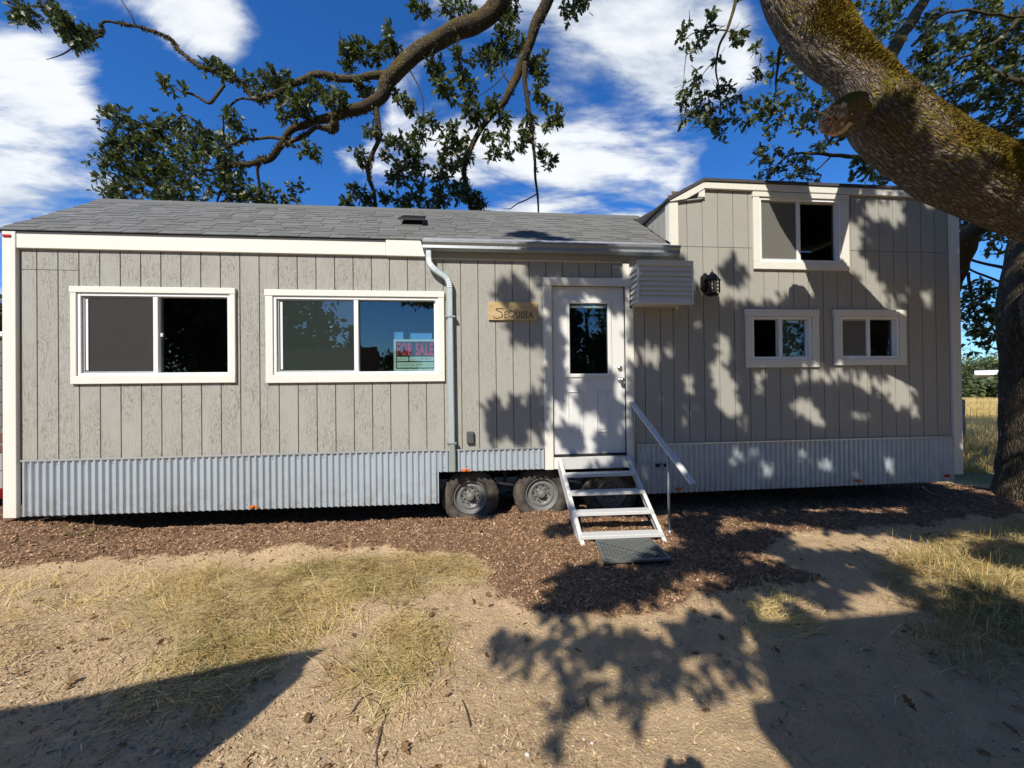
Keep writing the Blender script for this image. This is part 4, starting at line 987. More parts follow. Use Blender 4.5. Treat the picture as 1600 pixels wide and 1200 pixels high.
g = Geo(); LP2 = smooth_path(LIMB, 30)
def plates(th, L, P, d):
    r_ = .32; q = Vector((math.cos(th)*r_/.062, math.sin(th)*r_/.062, L/.17)); q += Vector((mnoise.noise(q*.5), mnoise.noise(q*.5+Vector((5,1,2))), mnoise.noise(q*.5+Vector((1,8,3)))))*.55
    f = abs(mnoise.noise(q)); f2 = abs(mnoise.noise(q*2.1+Vector((3,3,9))))
    big = mnoise.noise(Vector((math.cos(th)*1.1, math.sin(th)*1.1, L*1.3))) + .5*mnoise.noise(Vector((math.cos(th)*2.6, math.sin(th)*2.6, L*3.1)))
    return (1 + .040*(1-math.exp(-(f/.13)**2)) + .014*f2 + .075*big)
g.tube(LP2[25:, :3], LP2[25:, 3], 210, True, plates); LIMBO = g.build('limb', MT['bark'], OAK, 0, True)
# trunk goes on up beside the limb
TR = smooth_path([(7.22,-.42,-.25,.74),(7.18,-.44,.05,.62),(7.17,-.45,.35,.53),(7.18,-.45,1.0,.47),(7.22,-.42,1.8,.46),(7.35,-.30,2.6,.44),(7.9,.0,3.4,.40),(9.0,.5,4.5,.36),(9.8,.8,6.0,.28),(10.6,1.0,7.8,.2)], 10)
g = Geo(); g.tube(TR[:, :3], TR[:, 3], 64, True, bark_disp(6.0, .06, .09, 5.0)); g.build('trunk', MT['bark_trunk'], OAK, 0, True)
# broken stub with torn wood
def stub():
    b = on_y(1330, 172, -1.44); e = on_y(1302, 186, -1.62); tip = on_y(1280, 174, -1.70)
    P = [b+np.array([.10,.14,.0]), b, (b+e)/2, e]
    def dsp(th, L, p, d): return 1+.16*mnoise.noise(Vector((math.cos(th)*2.2, math.sin(th)*2.2, L*5)))
    st = Geo().tube(smooth_path([(*p, r_) for p, r_ in zip(P, (.19,.165,.135,.105))], 5)[:, :3], np.linspace(.15, .105, 16), 22, True, dsp).build('broken_stub', MT['bark'], LIMBO, 0, True)
    g = Geo(); rr = random.Random(4); ax = (e-b)/np.linalg.norm(e-b); s1 = np.cross(ax, [0,0,1]); s1 /= np.linalg.norm(s1); s2 = np.cross(s1, ax)
    for i in range(46):
        th, r_ = rr.random()*6.283, .100*math.sqrt(rr.random()); c = e+s1*r_*math.cos(th)+s2*r_*math.sin(th)*1.1-ax*.03
        q = c+ax*rr.uniform(.035,.10)+np.array([0,0,rr.uniform(-.03,.01)]); g.tube([c, (c+q)/2, q], [.016,.013,.003], 5)
    for i in range(20):
        th = rr.uniform(2.6, 5.6); c = e+s1*.09*math.cos(th)+s2*.10*math.sin(th)-ax*.03; q = c-ax*rr.uniform(.06,.17)+s2*-.035; g.tube([c, (c+q)/2-s2*.01, q], [.018,.015,.004], 5)
    g.tube([e, (e+tip)/2+np.array([0,0,.01]), tip+np.array([-.05,0,.005])], [.010,.007,.003], 5)
    g.build('torn_wood', MT['tornwood'], LIMBO)
stub()
# branches, surveyed from the place the photograph was taken: (px, py, distance into the scene y, radius)
BR = {'arch': [(850,-190,1.2,.20),(815,-100,1.6,.19),(783,0,1.9,.18),(741,36,2.0,.165),(702,50,2.05,.155),(660,78,2.1,.15),(627,100,2.1,.145),(606,128,2.15,.135),(601,145,2.15,.12),(582,164,2.2,.105),(546,175,2.3,.095),(520,184,2.4,.085),(491,190,2.45,.07),(458,203,2.5,.062),(442,221,2.55,.058),(420,247,2.6,.055),(390,256,2.7,.045),(360,258,2.8,.03),(330,266,2.9,.015)],
 'left': [(606,116,2.15,.075),(570,120,2.15,.062),(530,123,2.2,.06),(497,117,2.2,.058),(465,130,2.25,.055),(416,150,2.3,.05),(399,153,2.35,.042),(375,126,2.4,.036),(351,118,2.4,.034),(315,104,2.45,.034),(282,81,2.5,.03),(264,60,2.5,.028),(216,42,2.5,.024),(165,34,2.55,.02),(159,51,2.55,.019),(150,58,2.5,.018),(117,72,2.5,.013),(97,86,2.5,.010),(72,93,2.5,.004)],
 'up1': [(210,38,2.5,.014),(204,22,2.5,.012),(189,0,2.5,.009),(176,-25,2.5,.004)],
 'fol1': [(152,56,2.5,.011),(118,52,2.5,.009),(92,27,2.5,.007),(66,10,2.5,.006),(50,16,2.5,.004)],
 'loop1': [(351,133,2.4,.026),(337,150,2.4,.028),(324,159,2.4,.026),(300,147,2.4,.022),(282,141,2.4,.015),(268,132,2.4,.006)],
 'burl': [(523,186,2.4,.06),(522,200,2.38,.085),(510,202,2.38,.06),(495,202,2.4,.042),(481,208,2.4,.04),(462,218,2.5,.04),(445,225,2.55,.042)],
 'mid1': [(442,219,2.55,.032),(432,216,2.6,.03),(390,216,2.7,.027),(362,225,2.8,.024),(350,222,2.8,.022),(315,198,2.9,.018),(291,180,2.9,.016),(270,192,3.0,.013),(240,198,3.1,.009),(215,192,3.1,.004)],
 'mid2': [(400,154,2.35,.025),(376,155,2.5,.021),(352,174,2.6,.018),(350,198,2.7,.015),(345,225,2.8,.012),(325,240,2.9,.01),(318,258,2.9,.006)],
 'mid3': [(360,258,2.8,.03),(350,285,2.9,.026),(342,310,3.0,.02),(337,335,3.0,.012)],
 'mid4': [(420,247,2.6,.03),(404,250,2.65,.03),(404,290,2.8,.028),(400,330,2.9,.015)],
 'low1': [(362,228,2.8,.016),(330,240,2.9,.013),(310,245,2.95,.012),(250,262,3.0,.009),(210,258,3.1,.004)],
 'low2': [(345,262,2.85,.018),(300,270,3.0,.013),(250,282,3.1,.010),(200,290,3.2,.005)],
 'hang1': [(585,162,2.2,.05),(590,190,2.2,.042),(592,208,2.2,.04),(582,240,2.2,.038),(577,276,2.2,.036),(584,305,2.2,.036),(590,345,2.2,.025)],
 'b2': [(900,-160,1.2,.13),(868,-60,1.5,.115),(855,0,1.8,.10),(838,42,1.9,.095),(822,81,2.0,.09),(803,130,2.1,.075),(790,156,2.1,.062),(757,195,2.2,.055),(735,237,2.2,.05),(725,266,2.2,.045),(731,292,2.2,.04),(738,345,2.2,.03)],
 'b3': [(820,100,2.0,.05),(819,123,2.0,.046),(826,169,2.05,.042),(835,227,2.1,.034),(839,292,2.15,.024),(841,350,2.2,.012)],
 'b3t': [(839,302,2.15,.013),(822,312,2.15,.012),(809,318,2.15,.011),(798,326,2.15,.008),(787,326,2.15,.004)],
 'b2t': [(800,135,2.1,.018),(787,118,2.1,.015),(782,98,2.1,.012),(790,72,2.1,.006)], 'b2s': [(790,112,2.1,.010),(770,135,2.1,.009),(745,152,2.1,.004)],
 'tw1': [(640,108,2.1,.014),(660,150,2.1,.012),(662,200,2.15,.009),(655,270,2.15,.004)],
 'r1': [(1150,-60,.9,.035),(1147,0,1.0,.028),(1136,45,1.0,.024),(1123,75,1.05,.02),(1118,108,1.1,.016),(1124,140,1.1,.010),(1126,180,1.1,.006)],
 'r1b': [(1134,48,1.0,.012),(1110,48,1.05,.010),(1084,52,1.05,.008),(1070,62,1.05,.005)], 'r1c': [(1120,90,1.1,.010),(1104,108,1.1,.008),(1094,125,1.1,.006),(1080,160,1.1,.004)],
 'r1d': [(1073,80,1.1,.006),(1069,110,1.1,.006),(1068,130,1.1,.004)],
 'r2': [(1225,60,.5,.03),(1218,90,.8,.022),(1213,125,1.1,.016),(1212,145,1.2,.010),(1206,180,1.2,.006)],
 'r3': [(1370,250,2.2,.05),(1330,247,2.1,.042),(1300,243,2.0,.036),(1270,240,2.0,.028),(1240,240,2.0,.02),(1218,255,2.0,.014),(1196,280,2.0,.008)], 'r3b': [(1298,244,2.0,.018),(1282,262,2.0,.015),(1262,276,2.0,.009)],
 'r4': [(1362,165,-1.1,.12),(1376,125,-.3,.12),(1388,95,.5,.11),(1412,52,1.1,.098),(1440,8,1.4,.090),(1462,-40,1.6,.085),(1490,-110,1.8,.07)],
 'r5': [(1430,70,1.2,.03),(1470,24,1.6,.028),(1510,16,1.8,.026),(1560,24,2.0,.024),(1610,28,2.0,.02)], 'r6': [(1620,-20,2.0,.05),(1570,55,2.2,.04),(1530,78,2.3,.035),(1500,90,2.3,.03),(1472,110,2.4,.025),(1480,128,2.4,.02),(1500,124,2.4,.016),(1512,90,2.4,.01)],
 'r7': [(1640,120,2.2,.06),(1590,130,2.4,.05),(1545,110,2.5,.045),(1518,76,2.5,.03),(1475,80,2.5,.02),(1455,95,2.5,.012)], 'r8': [(1640,170,2.2,.05),(1585,198,2.4,.045),(1540,203,2.5,.035),(1520,190,2.5,.02)],
 'g1': [(1650,290,.6,.24),(1580,325,.9,.19),(1535,352,1.2,.165),(1512,372,1.5,.15),(1503,405,1.8,.14),(1490,450,2.2,.12),(1460,500,2.5,.09)],
 'g2': [(1640,440,1.0,.04),(1590,428,1.5,.035),(1550,414,1.9,.03),(1515,406,2.1,.026)], 'g3': [(1640,480,1.0,.035),(1590,455,1.5,.03),(1560,440,1.9,.026),(1515,420,2.1,.02)],
 'g4': [(1515,425,2.1,.03),(1520,470,2.2,.022),(1528,510,2.3,.012)],
 'conn': None}
for k, pts in BR.items():
    if pts is None: continue
    P = smooth_path([(*on_y(px, py, yy), r_) for px, py, yy, r_ in pts], 5)
    wob = 1.5*np.array([[mnoise.noise(Vector((p[0]*3.3+j*9.1, p[1]*2.3, p[2]*2.3))) for j in range(3)] for p in P[:, :3]])*np.minimum(P[:, 3:4]*.9, .03)
    big = P[0, 3] > .07
    P[:, 3] *= .86
    Geo().tube(P[:, :3]+wob, P[:, 3], 18 if big else (10 if P[0, 3] > .02 else 6), True, bark_disp(4.0, .16, .16, len(k)) if big else bark_disp(2.5, .12, .12, len(k))).build('branch', MT['bark_twig'], OAK, 0, True)
def shag(names, n, seed):
    r_ = np.random.default_rng(seed); Ps, Ds = [], []
    for k in names:
        P = smooth_path([(*on_y(px, py, yy), r0) for px, py, yy, r0 in BR[k]], 8); i = r_.integers(0, len(P)-1, int(n*len(P)/200)); f = r_.random(len(i))[:, None]
        c = P[i]*(1-f)+P[i+1]*f; d = r_.normal(size=(len(i), 3)); d /= np.linalg.norm(d, axis=1)[:, None]; q = c[:, :3]+d*c[:, 3:4]*.80
        kk = np.array([mnoise.noise(Vector(p)*3.1) for p in q]) > -.05; Ps.append(q[kk]); Ds.append((d*.7+np.array([0,0,-.45])+r_.normal(size=d.shape)*.5)[kk])
    P, D = np.concatenate(Ps), np.concatenate(Ds)
    V, T = scatter([(-.20,0,0),(.20,0,0),(.10,.6,.06),(0,1,.1)], [(0,1,2),(0,2,3)], P, frame(D, r_.normal(size=P.shape)), r_.uniform(.02, .065, len(P)))
    tri_mesh('branch_moss', V, T, bits('branch_lichen', [(.045,.035,.018),(.10,.085,.035),(.17,.15,.07)], .95), OAK, np.repeat(r_.random(len(P)), 4), tuple(WL[OAK.name]))['kind'] = 'stuff'
shag(['arch','left','burl','b2','hang1','b3','mid4'], 5200, 5)
# overhead part of the crown: from the limb back over the photographer
LT = LC[-1]
over = [[(*LT, .19),(*(LT+[-.7,.5,.9]), .17),(*(on_y(850,-190,1.2)+[.3,0,.5]), .16),(*on_y(850,-190,1.2), .15)], [(*LT, .15),(*on_y(900,-160,1.2), .12)],
        [(8.6,.2,3.9,.2),(8.3,-1.2,5.4,.17),(6.6,-3.0,6.6,.12),(5.6,-4.8,7.6,.07),(4.8,-6.2,8.2,.04)], [(7.0,-2.2,6.2,.09),(5.6,-2.9,6.3,.06),(4.6,-3.6,6.4,.03)],
        [(8.3,.3,3.2,.2),(8.4,-1.4,3.9,.16),(7.8,-3.2,4.7,.1),(7.0,-4.8,5.6,.05)]]
for pts in over:
    P = smooth_path(pts, 6); Geo().tube(P[:, :3], P[:, 3], 12, True, bark_disp(3, .1, .1, 2.0)).build('branch', MT['bark_twig'], OAK, 0, True)

# -- oak leaves: lobed, folded along the rib
LEAF_V = [(0,0,0),(.10,.16,.03),(.06,.24,.015),(.26,.40,.05),(.12,.48,.03),(.31,.66,.055),(.15,.73,.03),(.16,.90,.03),(0,1.0,-.02),
          (-.16,.90,.03),(-.15,.73,.03),(-.31,.66,.055),(-.12,.48,.03),(-.26,.40,.05),(-.06,.24,.015),(-.10,.16,.03),(0,.5,-.02)]
LEAF_F = [(16,i,i+1) for i in range(0,8)] + [(16,i,(i+1) % 16) for i in range(8,16)]
TW = []
def leaves(cent, rad, count, size=(.075,.12), droop=.35, seed=0):
    """clusters of leaves round short twigs: cent (n,3), rad (n,3)"""
    r_ = np.random.default_rng(seed); P, D, S, tp, td = [], [], [], [], []
    for c, rd, k in zip(cent, rad, count):
        nt = max(1, int(round(k/6.5)))
        for _ in range(nt):
            d = r_.normal(size=3); d /= np.linalg.norm(d); q = np.array(c) + d*np.array(rd)*r_.random()**.40
            axis = d*.6 + r_.normal(size=3)*.5 + np.array([0,-.15,-droop]); axis /= np.linalg.norm(axis)
            m_ = r_.integers(5, 9); tp.append(q); td.append(axis)
            for i in range(m_):
                v = axis*.6 + r_.normal(size=3)*.75; v /= np.linalg.norm(v); P.append(q + axis*r_.uniform(-.06,.05)); D.append(v); S.append(r_.uniform(*size))
    P, D, S = np.array(P), np.array(D), np.array(S); TW.append((np.array(tp), np.array(td)))
    nrm = r_.normal(size=P.shape)*.75 + np.array([0,-.25,.75]); Rm = frame(D, nrm)
    V, T = scatter(LEAF_V, LEAF_F, P, Rm, S); rn = np.repeat(np.clip(r_.beta(1.6, 2.2, len(P)), 0, 1), len(LEAF_V)); return V, T, rn
# clusters that the photograph shows: px, py, rx, ry, density, y
CL = []
def cl(y, dens, *items):
    for it in items: CL.append((*it, dens, y))
cl(3.0, .72, (205,205,45,30),(180,190,18,14),(215,240,45,32),(175,250,28,30),(180,295,26,28),(250,255,45,42),(320,262,52,46),(290,215,50,26),(275,190,30,14),(355,250,26,28),(380,300,36,26),(230,310,60,18),(300,310,60,18),(400,318,30,14),(430,306,26,14),(463,298,11,20),(445,318,10,8),(345,225,26,20),(378,205,18,12),(245,285,40,28),(180,170,8,8))
cl(2.5, 1.2, (40,22,20,16),(30,12,10,8),(78,10,14,14),(95,30,16,16),(112,45,20,16),(128,58,18,14),(118,66,14,10),(138,70,8,6),(140,48,10,6))
cl(2.45, 1.1, (335,106,18,12),(352,112,14,10),(366,120,8,10),(258,126,8,10),(265,140,6,8),(288,142,8,5),(392,130,10,8),(425,118,16,16),(412,130,14,12),(440,128,16,12),(408,152,14,8),(442,160,10,12),(365,182,14,10),(372,195,12,10))
cl(2.2, 1.5, (465,152,18,10),(500,145,22,13),(520,155,18,12),(535,150,12,10),(478,160,14,12),(450,140,10,12),(445,180,12,10),(470,178,14,8),(545,72,12,16),(556,82,16,14),(578,85,12,12),(610,58,8,20),(616,80,10,10),(600,88,10,10),(545,105,12,8),(570,140,10,12),(560,130,8,8),(480,232,18,9),(492,244,8,7),(652,8,14,10),(668,18,10,6),(705,15,18,7),(720,5,16,6),(735,14,10,6))
cl(2.1, 1.5, (684,108,16,16),(690,130,14,14),(705,148,10,10),(672,92,6,8),(720,120,14,14),(735,140,10,14),(712,85,8,14),(752,92,18,10),(762,80,14,10),(770,108,8,8),(800,15,12,14),(792,40,14,16),(783,62,14,12),(790,85,12,10),(778,92,10,8),(812,70,8,14),(833,105,12,16),(845,118,8,14),(838,148,12,8),(845,95,8,10),(850,162,10,8),(864,188,12,10),(872,182,8,8),(855,200,6,6),(826,190,10,14),(818,215,10,14),(812,232,8,6),(852,245,12,7),(866,250,7,6),(858,258,6,5),(845,235,7,6),(735,170,12,10),(740,185,14,10),(752,180,10,10),(770,165,10,14),(790,185,12,12),(762,212,14,8),(788,215,12,8),(772,240,18,7),(790,245,10,5),(706,200,10,8),(695,215,12,8),(722,218,14,10),(705,235,12,8))
cl(2.15, 1.6, (577,205,9,10),(588,210,10,8),(563,238,9,8),(570,252,10,8),(600,240,9,8),(620,222,14,10),(640,228,16,10),(652,215,12,10),(662,190,8,10),(675,200,8,7),(640,250,18,10),(620,262,14,8),(655,262,14,10),(610,275,12,8),(635,280,14,8),(655,290,10,7),(672,180,6,6),(630,160,10,10),(622,148,8,8),(645,172,8,8),(560,300,16,10),(575,310,12,9),(548,318,9,7),(600,310,12,8),(625,315,12,8),(645,312,12,10),(665,318,14,8),(685,300,12,10),(690,275,16,12),(705,262,14,10),(690,318,14,9),(715,300,16,14),(735,305,12,14),(745,325,14,9),(725,245,14,10),(755,318,8,8),(690,245,10,8),(545,322,6,5))
cl(1.9, 1.0, (884,8,10,10),(893,22,9,9),(905,6,10,8),(915,12,6,6),(888,32,5,5),(912,-8,16,8))
cl(1.05, 1.1, (1064,52,6,9),(1068,64,5,5),(1095,58,9,11),(1086,70,7,6),(1078,78,9,4),(1100,74,5,5),(1110,24,6,8),(1112,32,5,4),(1118,45,6,6),(1148,52,8,10),(1152,60,7,10),(1140,58,6,4),(1160,62,5,6),(1126,86,6,4),(1120,92,5,4),(1087,108,4,4),(1095,124,4,4),(1070,138,9,9),(1084,138,8,8),(1092,150,10,6),(1076,152,9,7),(1068,160,5,6),(1100,160,12,9),(1120,140,9,8),(1136,134,8,7),(1145,150,8,7),(1130,160,10,8),(1075,182,10,8),(1092,180,12,8),(1110,178,12,10),(1120,195,10,8),(1102,196,8,7),(1128,210,6,6),(1130,220,4,4),(1148,182,7,7),(1140,172,6,4),(1085,195,6,4),(1155,192,5,5),(1066,185,4,5),(1150,-12,14,8),(1080,30,4,3))
cl(1.2, 1.1, (1180,76,7,6),(1186,72,4,4),(1184,104,5,5),(1182,118,8,7),(1190,116,5,4),(1205,122,6,7),(1218,92,7,8),(1212,82,6,6),(1225,78,8,10),(1235,110,7,8),(1228,126,7,5),(1252,116,8,8),(1195,172,10,9),(1175,165,8,10),(1183,188,10,7),(1205,160,11,12),(1218,170,10,12),(1210,190,10,8),(1200,200,7,5),(1208,212,5,8),(1245,148,10,8),(1258,150,10,7),(1268,155,6,5),(1240,162,7,5),(1232,190,8,7),(1245,200,10,7),(1260,192,11,7),(1255,180,8,6),(1278,182,9,7),(1285,168,9,6),(1290,190,8,6),(1272,200,6,6),(1170,195,6,5),(1165,180,4,4),(1295,150,8,8),(1302,140,6,6),(1300,195,8,6))
cl(2.0, 1.1, (1190,232,9,8),(1184,248,9,7),(1200,250,9,7),(1210,235,8,7),(1220,262,9,7),(1206,268,9,6),(1190,276,8,5),(1235,245,8,7),(1250,252,8,7),(1262,246,7,6),(1248,270,9,6),(1265,272,8,6),(1232,276,8,5),(1284,232,9,6),(1295,222,8,6),(1310,215,5,5),(1278,226,7,5),(1255,262,7,5),(1272,282,6,4),(1340,250,10,8),(1345,268,10,8),(1362,272,12,8),(1355,258,9,7),(1380,280,10,6),(1330,276,6,5))
cl(2.4, 1.25, (1330,12,9,9),(1338,30,8,7),(1318,6,6,6),(1345,8,6,6),(1378,12,12,12),(1385,35,14,14),(1370,50,10,10),(1395,20,10,12),(1410,8,12,8),(1402,58,9,8),(1455,25,12,8),(1448,42,12,10),(1458,55,10,8),(1445,70,12,9),(1436,90,12,10),(1462,80,16,10),(1455,105,18,10),(1440,118,12,10),(1466,125,14,10),(1450,140,14,8),(1445,158,10,8),(1478,145,14,8),(1490,160,12,8),(1490,60,14,9),(1505,66,16,9),(1520,58,12,8),(1535,45,14,8),(1545,58,16,9),(1560,65,14,9),(1480,98,12,7),(1500,110,14,8),(1520,100,14,8),(1535,92,16,9),(1550,82,14,9),(1570,86,16,10),(1590,95,14,12),(1545,110,16,9),(1565,120,18,12),(1585,130,18,14),(1530,125,16,9),(1510,140,16,9),(1535,145,18,8),(1560,148,16,8),(1590,155,14,10),(1500,170,16,8),(1525,165,14,7),(1550,172,14,8),(1578,172,14,8),(1595,182,10,12),(1540,188,12,6),(1560,200,14,8),(1580,210,14,9),(1595,222,10,9),(1580,232,10,6),(1530,8,14,8),(1548,18,16,8),(1560,6,12,7),(1525,22,10,5),(1492,28,8,5),(1486,34,5,4),(1590,40,14,12),(1575,32,12,8),(1598,62,10,12),(1480,12,5,4),(1595,15,10,8),(1475,45,10,6))
cl(2.2, 1.1, (1505,345,9,7),(1512,352,8,7),(1500,362,5,8),(1542,368,9,6),(1552,376,10,6),(1560,366,8,6),(1570,358,8,6),(1548,392,8,5),(1575,372,8,5),(1502,395,5,6),(1562,395,8,4),(1525,455,14,8),(1545,460,12,9),(1560,452,9,7),(1510,470,11,10),(1528,480,16,11),(1548,482,15,11),(1568,478,12,9),(1512,495,12,10),(1535,503,16,11),(1556,500,14,10),(1578,500,10,7),(1525,520,14,8),(1545,520,14,9),(1560,522,10,7),(1530,535,11,6),(1545,538,8,6),(1510,520,8,6),(1502,545,5,3),(1580,470,8,7),(1575,445,9,5),(1506,448,6,7),(1585,520,6,5),(1535,440,8,6),(1575,575,14,5),(1585,582,12,6),(1568,570,6,3),(1588,570,8,6),(1520,550,5,4))
cen, rad, cnt = [], [], []
for px, py, rx, ry, dens, y in CL:
    yy = y + rng.uniform(-.15, .15); p = on_y(px, py, yy); Zd = (p-EYE) @ AW; k = Zd/F_PX
    cen.append(p); rad.append((rx*k, (rx+ry)*.5*k, ry*k)); area = math.pi*rx*ry*k*k; cnt.append(max(8, area/(.0062)*6.2*dens))
V, T, rn = leaves(cen, rad, cnt, (.080,.135), .3, 1)
print('leaves in view', len(V)//len(LEAF_V))
tp, td = TW[-1]; r_ = np.random.default_rng(8)
Vt, Tt = scatter([(-.012,0,0),(.012,0,0),(0,0,.02),(.03,.6,.03),(0,1,0)], [(0,1,3),(1,2,3),(2,0,3),(0,3,4),(1,4,3),(2,3,4)], tp-td*.16, frame(td, r_.normal(size=td.shape)), r_.uniform(.14,.30,len(tp)))
tri_mesh('fine_twigs', Vt, Tt, MT['bark_twig'], OAK, None, tuple(WL[OAK.name]))['kind'] = 'stuff'
tri_mesh('foliage', V, T, MT['leaf'], OAK, rn, tuple(WL[OAK.name]))['kind'] = 'stuff'

# -- overhead leaves: where the crown stands between the sun and the house (surveyed from its shade)
def to_plane(P): t = -P[1]/SUN[1]; Q = P + SUN*t; return np.array([Q[0], Q[2]])
def wall_pt(px, py): Q = on_y(px, py, 0); return np.array([Q[0], Q[2]])
def gnd_pt(px, py): return to_plane(on_z(px, py))
SH, HO = [], []
def zz3(X, Y): return (720+X/3.81, 380+Y/3.81)
def zz4(X, Y): return (980+X/2.857, 250+Y/2.857)
def sw(*a):
    for px, py, rx, ry in a: SH.append((wall_pt(px, py), wall_pt(px+rx, py)[0]-wall_pt(px, py)[0], abs(wall_pt(px, py+ry)[1]-wall_pt(px, py)[1])))
def hw(*a):
    for px, py, rx, ry in a: HO.append((wall_pt(px, py), wall_pt(px+rx, py)[0]-wall_pt(px, py)[0], abs(wall_pt(px, py+ry)[1]-wall_pt(px, py)[1])))
def sg(*a):
    for px, py, rx, ry in a:
        c = gnd_pt(px, py); e = gnd_pt(px+rx, py); f = gnd_pt(px, py+ry); SH.append((c, np.linalg.norm(e-c), np.linalg.norm(f-c)))
def hg(*a):
    for px, py, rx, ry in a:
        c = gnd_pt(px, py); e = gnd_pt(px+rx, py); f = gnd_pt(px, py+ry); HO.append((c, np.linalg.norm(e-c), np.linalg.norm(f-c)))
# shade on the wall right of the door
POLY_SH = [[wall_pt(*p) for p in ((990,490),(1030,480),(1085,455),(1100,470),(1180,488),(1240,470),(1300,470),(1345,560),(1420,590),(1500,690),(1500,800),(990,800))],
           [wall_pt(*p) for p in ((1330,330),(1350,300),(1500,320),(1500,700),(1440,640),(1345,480),(1330,420))]]
sw((801,460,27,15),(822,512,27,24),(846,418,16,20),(905,418,62,16),(806,660,16,34),(773,668,9,20),(842,650,11,40),(790,645,30,10),(1148,428,13,14),
   (935,590,22,14),(925,625,30,16),(890,680,14,20),(955,690,22,16),(955,640,18,20),(868,540,14,26),(900,455,14,14),(960,455,16,26),(868,480,12,24),(1020,455,30,20),(1060,420,14,10),(1065,470,20,12),(870,600,10,30),(975,700,10,20),(930,445,20,8))
sw((958,772,52,36),(744,786,30,26))
for X, Y, rx, ry in ((310,310,100,60),(400,520,100,70)): sw((*zz3(X, Y), rx/3.81, ry/3.81))
for X, Y, rx, ry in ((65,860,42,55),(130,880,50,62),(205,840,36,38),(320,730,33,52),(430,840,50,85),(400,950,48,75),(450,1050,66,105),(280,990,42,75),(180,1065,26,34),(255,1170,38,38),(330,1120,28,40),(590,980,40,85),(780,1100,66,66),(840,1150,48,58),(1000,1135,34,44),(1085,1140,34,38),(900,960,170,50),(1150,1010,110,50),(1230,1080,60,55),(1300,1130,28,36),(790,960,55,46),(1140,230,100,60),(1200,260,58,50),(1340,210,48,40),(1245,500,30,30),(1250,590,33,40),(1340,620,34,72),(1070,530,46,46),(650,1130,30,30),(520,1160,40,40),(115,1110,24,30),(1030,340,40,70)): hw((*zz4(X, Y), rx/2.857, ry/2.857))
hw((1150,720,14,22),(1200,735,16,18),(1250,715,14,18),(1290,725,20,14),(1390,725,16,16),(1010,735,8,20),(1330,745,20,6),(1175,705,10,20))
# shade on the ground
sg((920,905,45,22),(985,920,60,24),(950,935,70,16),(880,945,28,18),(1045,880,45,18),(1110,880,60,14),(1210,905,75,22),(1160,925,50,10),(1120,850,45,16),(1090,820,40,14),(1190,845,50,16),(1260,870,40,10),(880,830,20,8),(1140,800,40,8),(1220,810,50,8),(1320,815,70,14),(1420,820,60,20),(1500,800,90,30),(1580,870,60,14),
   (795,1008,28,14),(832,1030,38,18),(880,1015,40,22),(905,1000,60,12),(960,1010,40,24),(1010,1040,60,22),(1060,1005,60,16),(1110,985,60,20),(1130,1030,45,28),(900,1070,38,20),(895,1110,28,30),(870,1140,20,16),(985,1075,38,24),(1005,1105,24,22),(1060,1060,40,14),(1120,1070,30,14),(1165,960,10,20),(1320,905,36,14),(1370,890,46,10),(1400,915,30,12),(1300,935,34,8),(1480,950,60,24),(1560,960,70,40),(1250,960,14,16),(1340,870,44,8),(1280,890,30,10))
hg((1030,1000,24,12),(1090,1045,22,10),(950,985,18,8))
SH.append((to_plane(on_y(826,370,.22)), .22, .15)); SH.append((to_plane(on_y(870,378,.1)), .20, .07))
LIMB_HOLE = [wall_pt(*p) for p in ((1190,285),(1256,285),(1325,360),(1390,440),(1440,520),(1450,640),(1352,545),(1300,486),(1240,466),(1252,390))]
POLY_SH = [np.array(p) for p in POLY_SH]
def cover(x, z):
    wob = (fbm(x*1.0+50, z*1.0+50, 4.5, 31)-.5)*.6 + (fbm(x+9, z+9, 11, 35)-.5)*.6
    v = np.zeros_like(x)
    for c, a, b in SH: v = np.maximum(v, sm(1-np.hypot((x-c[0])/a, (z-c[1])/b)+wob, -.02, .22))
    for p in POLY_SH: v = np.maximum(v, sm(poly_sd(x, z, p)+wob*.25, -.06, .06))
    v = v*(1-sm(poly_sd(x, z, LIMB_HOLE), -.05, .10)*(fbm(x+3, z+7, 2.6, 36) < .56))
    for c, a, b in HO: v = v*(1-sm(1.12-np.hypot((x-c[0])/a, (z-c[1])/b)+wob*.22, -.05, .07))
    return v
def overhead():
    r_ = np.random.default_rng(12); n = 125000
    x = r_.uniform(.0, 7.0, n); z = r_.uniform(-4.0, 4.2, n); keep = r_.random(n) < cover(x, z); x, z = x[keep], z[keep]
    k = len(x); x, z = x[:k], z[:k]
    slow = vnoise(x*1.3+3, z*1.3+20, 77)
    t = 6.6 + 1.6*slow + r_.normal(size=k)*.35 + np.where(z < .2, (0.2-z)*.9, 0)
    P = np.stack([x, 0*x, z], 1) - SUN[None]*t[:, None]
    ok = P[:, 2] > 3.9; P = P[ok]; q = P-EYE; Zd = q @ AW; P = P[~((Zd > 0) & (np.abs(q @ AX) < 1.38*Zd) & (q @ AY < 1.06*Zd))]
    D = r_.normal(size=P.shape); nrm = r_.normal(size=P.shape)*.6 - SUN[None]*1.0; Rm = frame(D, nrm)
    V, T = scatter(LEAF_V, LEAF_F, P, Rm, r_.uniform(.10, .15, len(P))); rn = np.repeat(r_.random(len(P)), len(LEAF_V))
    print('overhead leaves', len(P)); return V, T, rn
V, T, rn = overhead()
tri_mesh('foliage', V, T, MT['leaf'], OAK, rn, tuple(WL[OAK.name]))['kind'] = 'stuff'
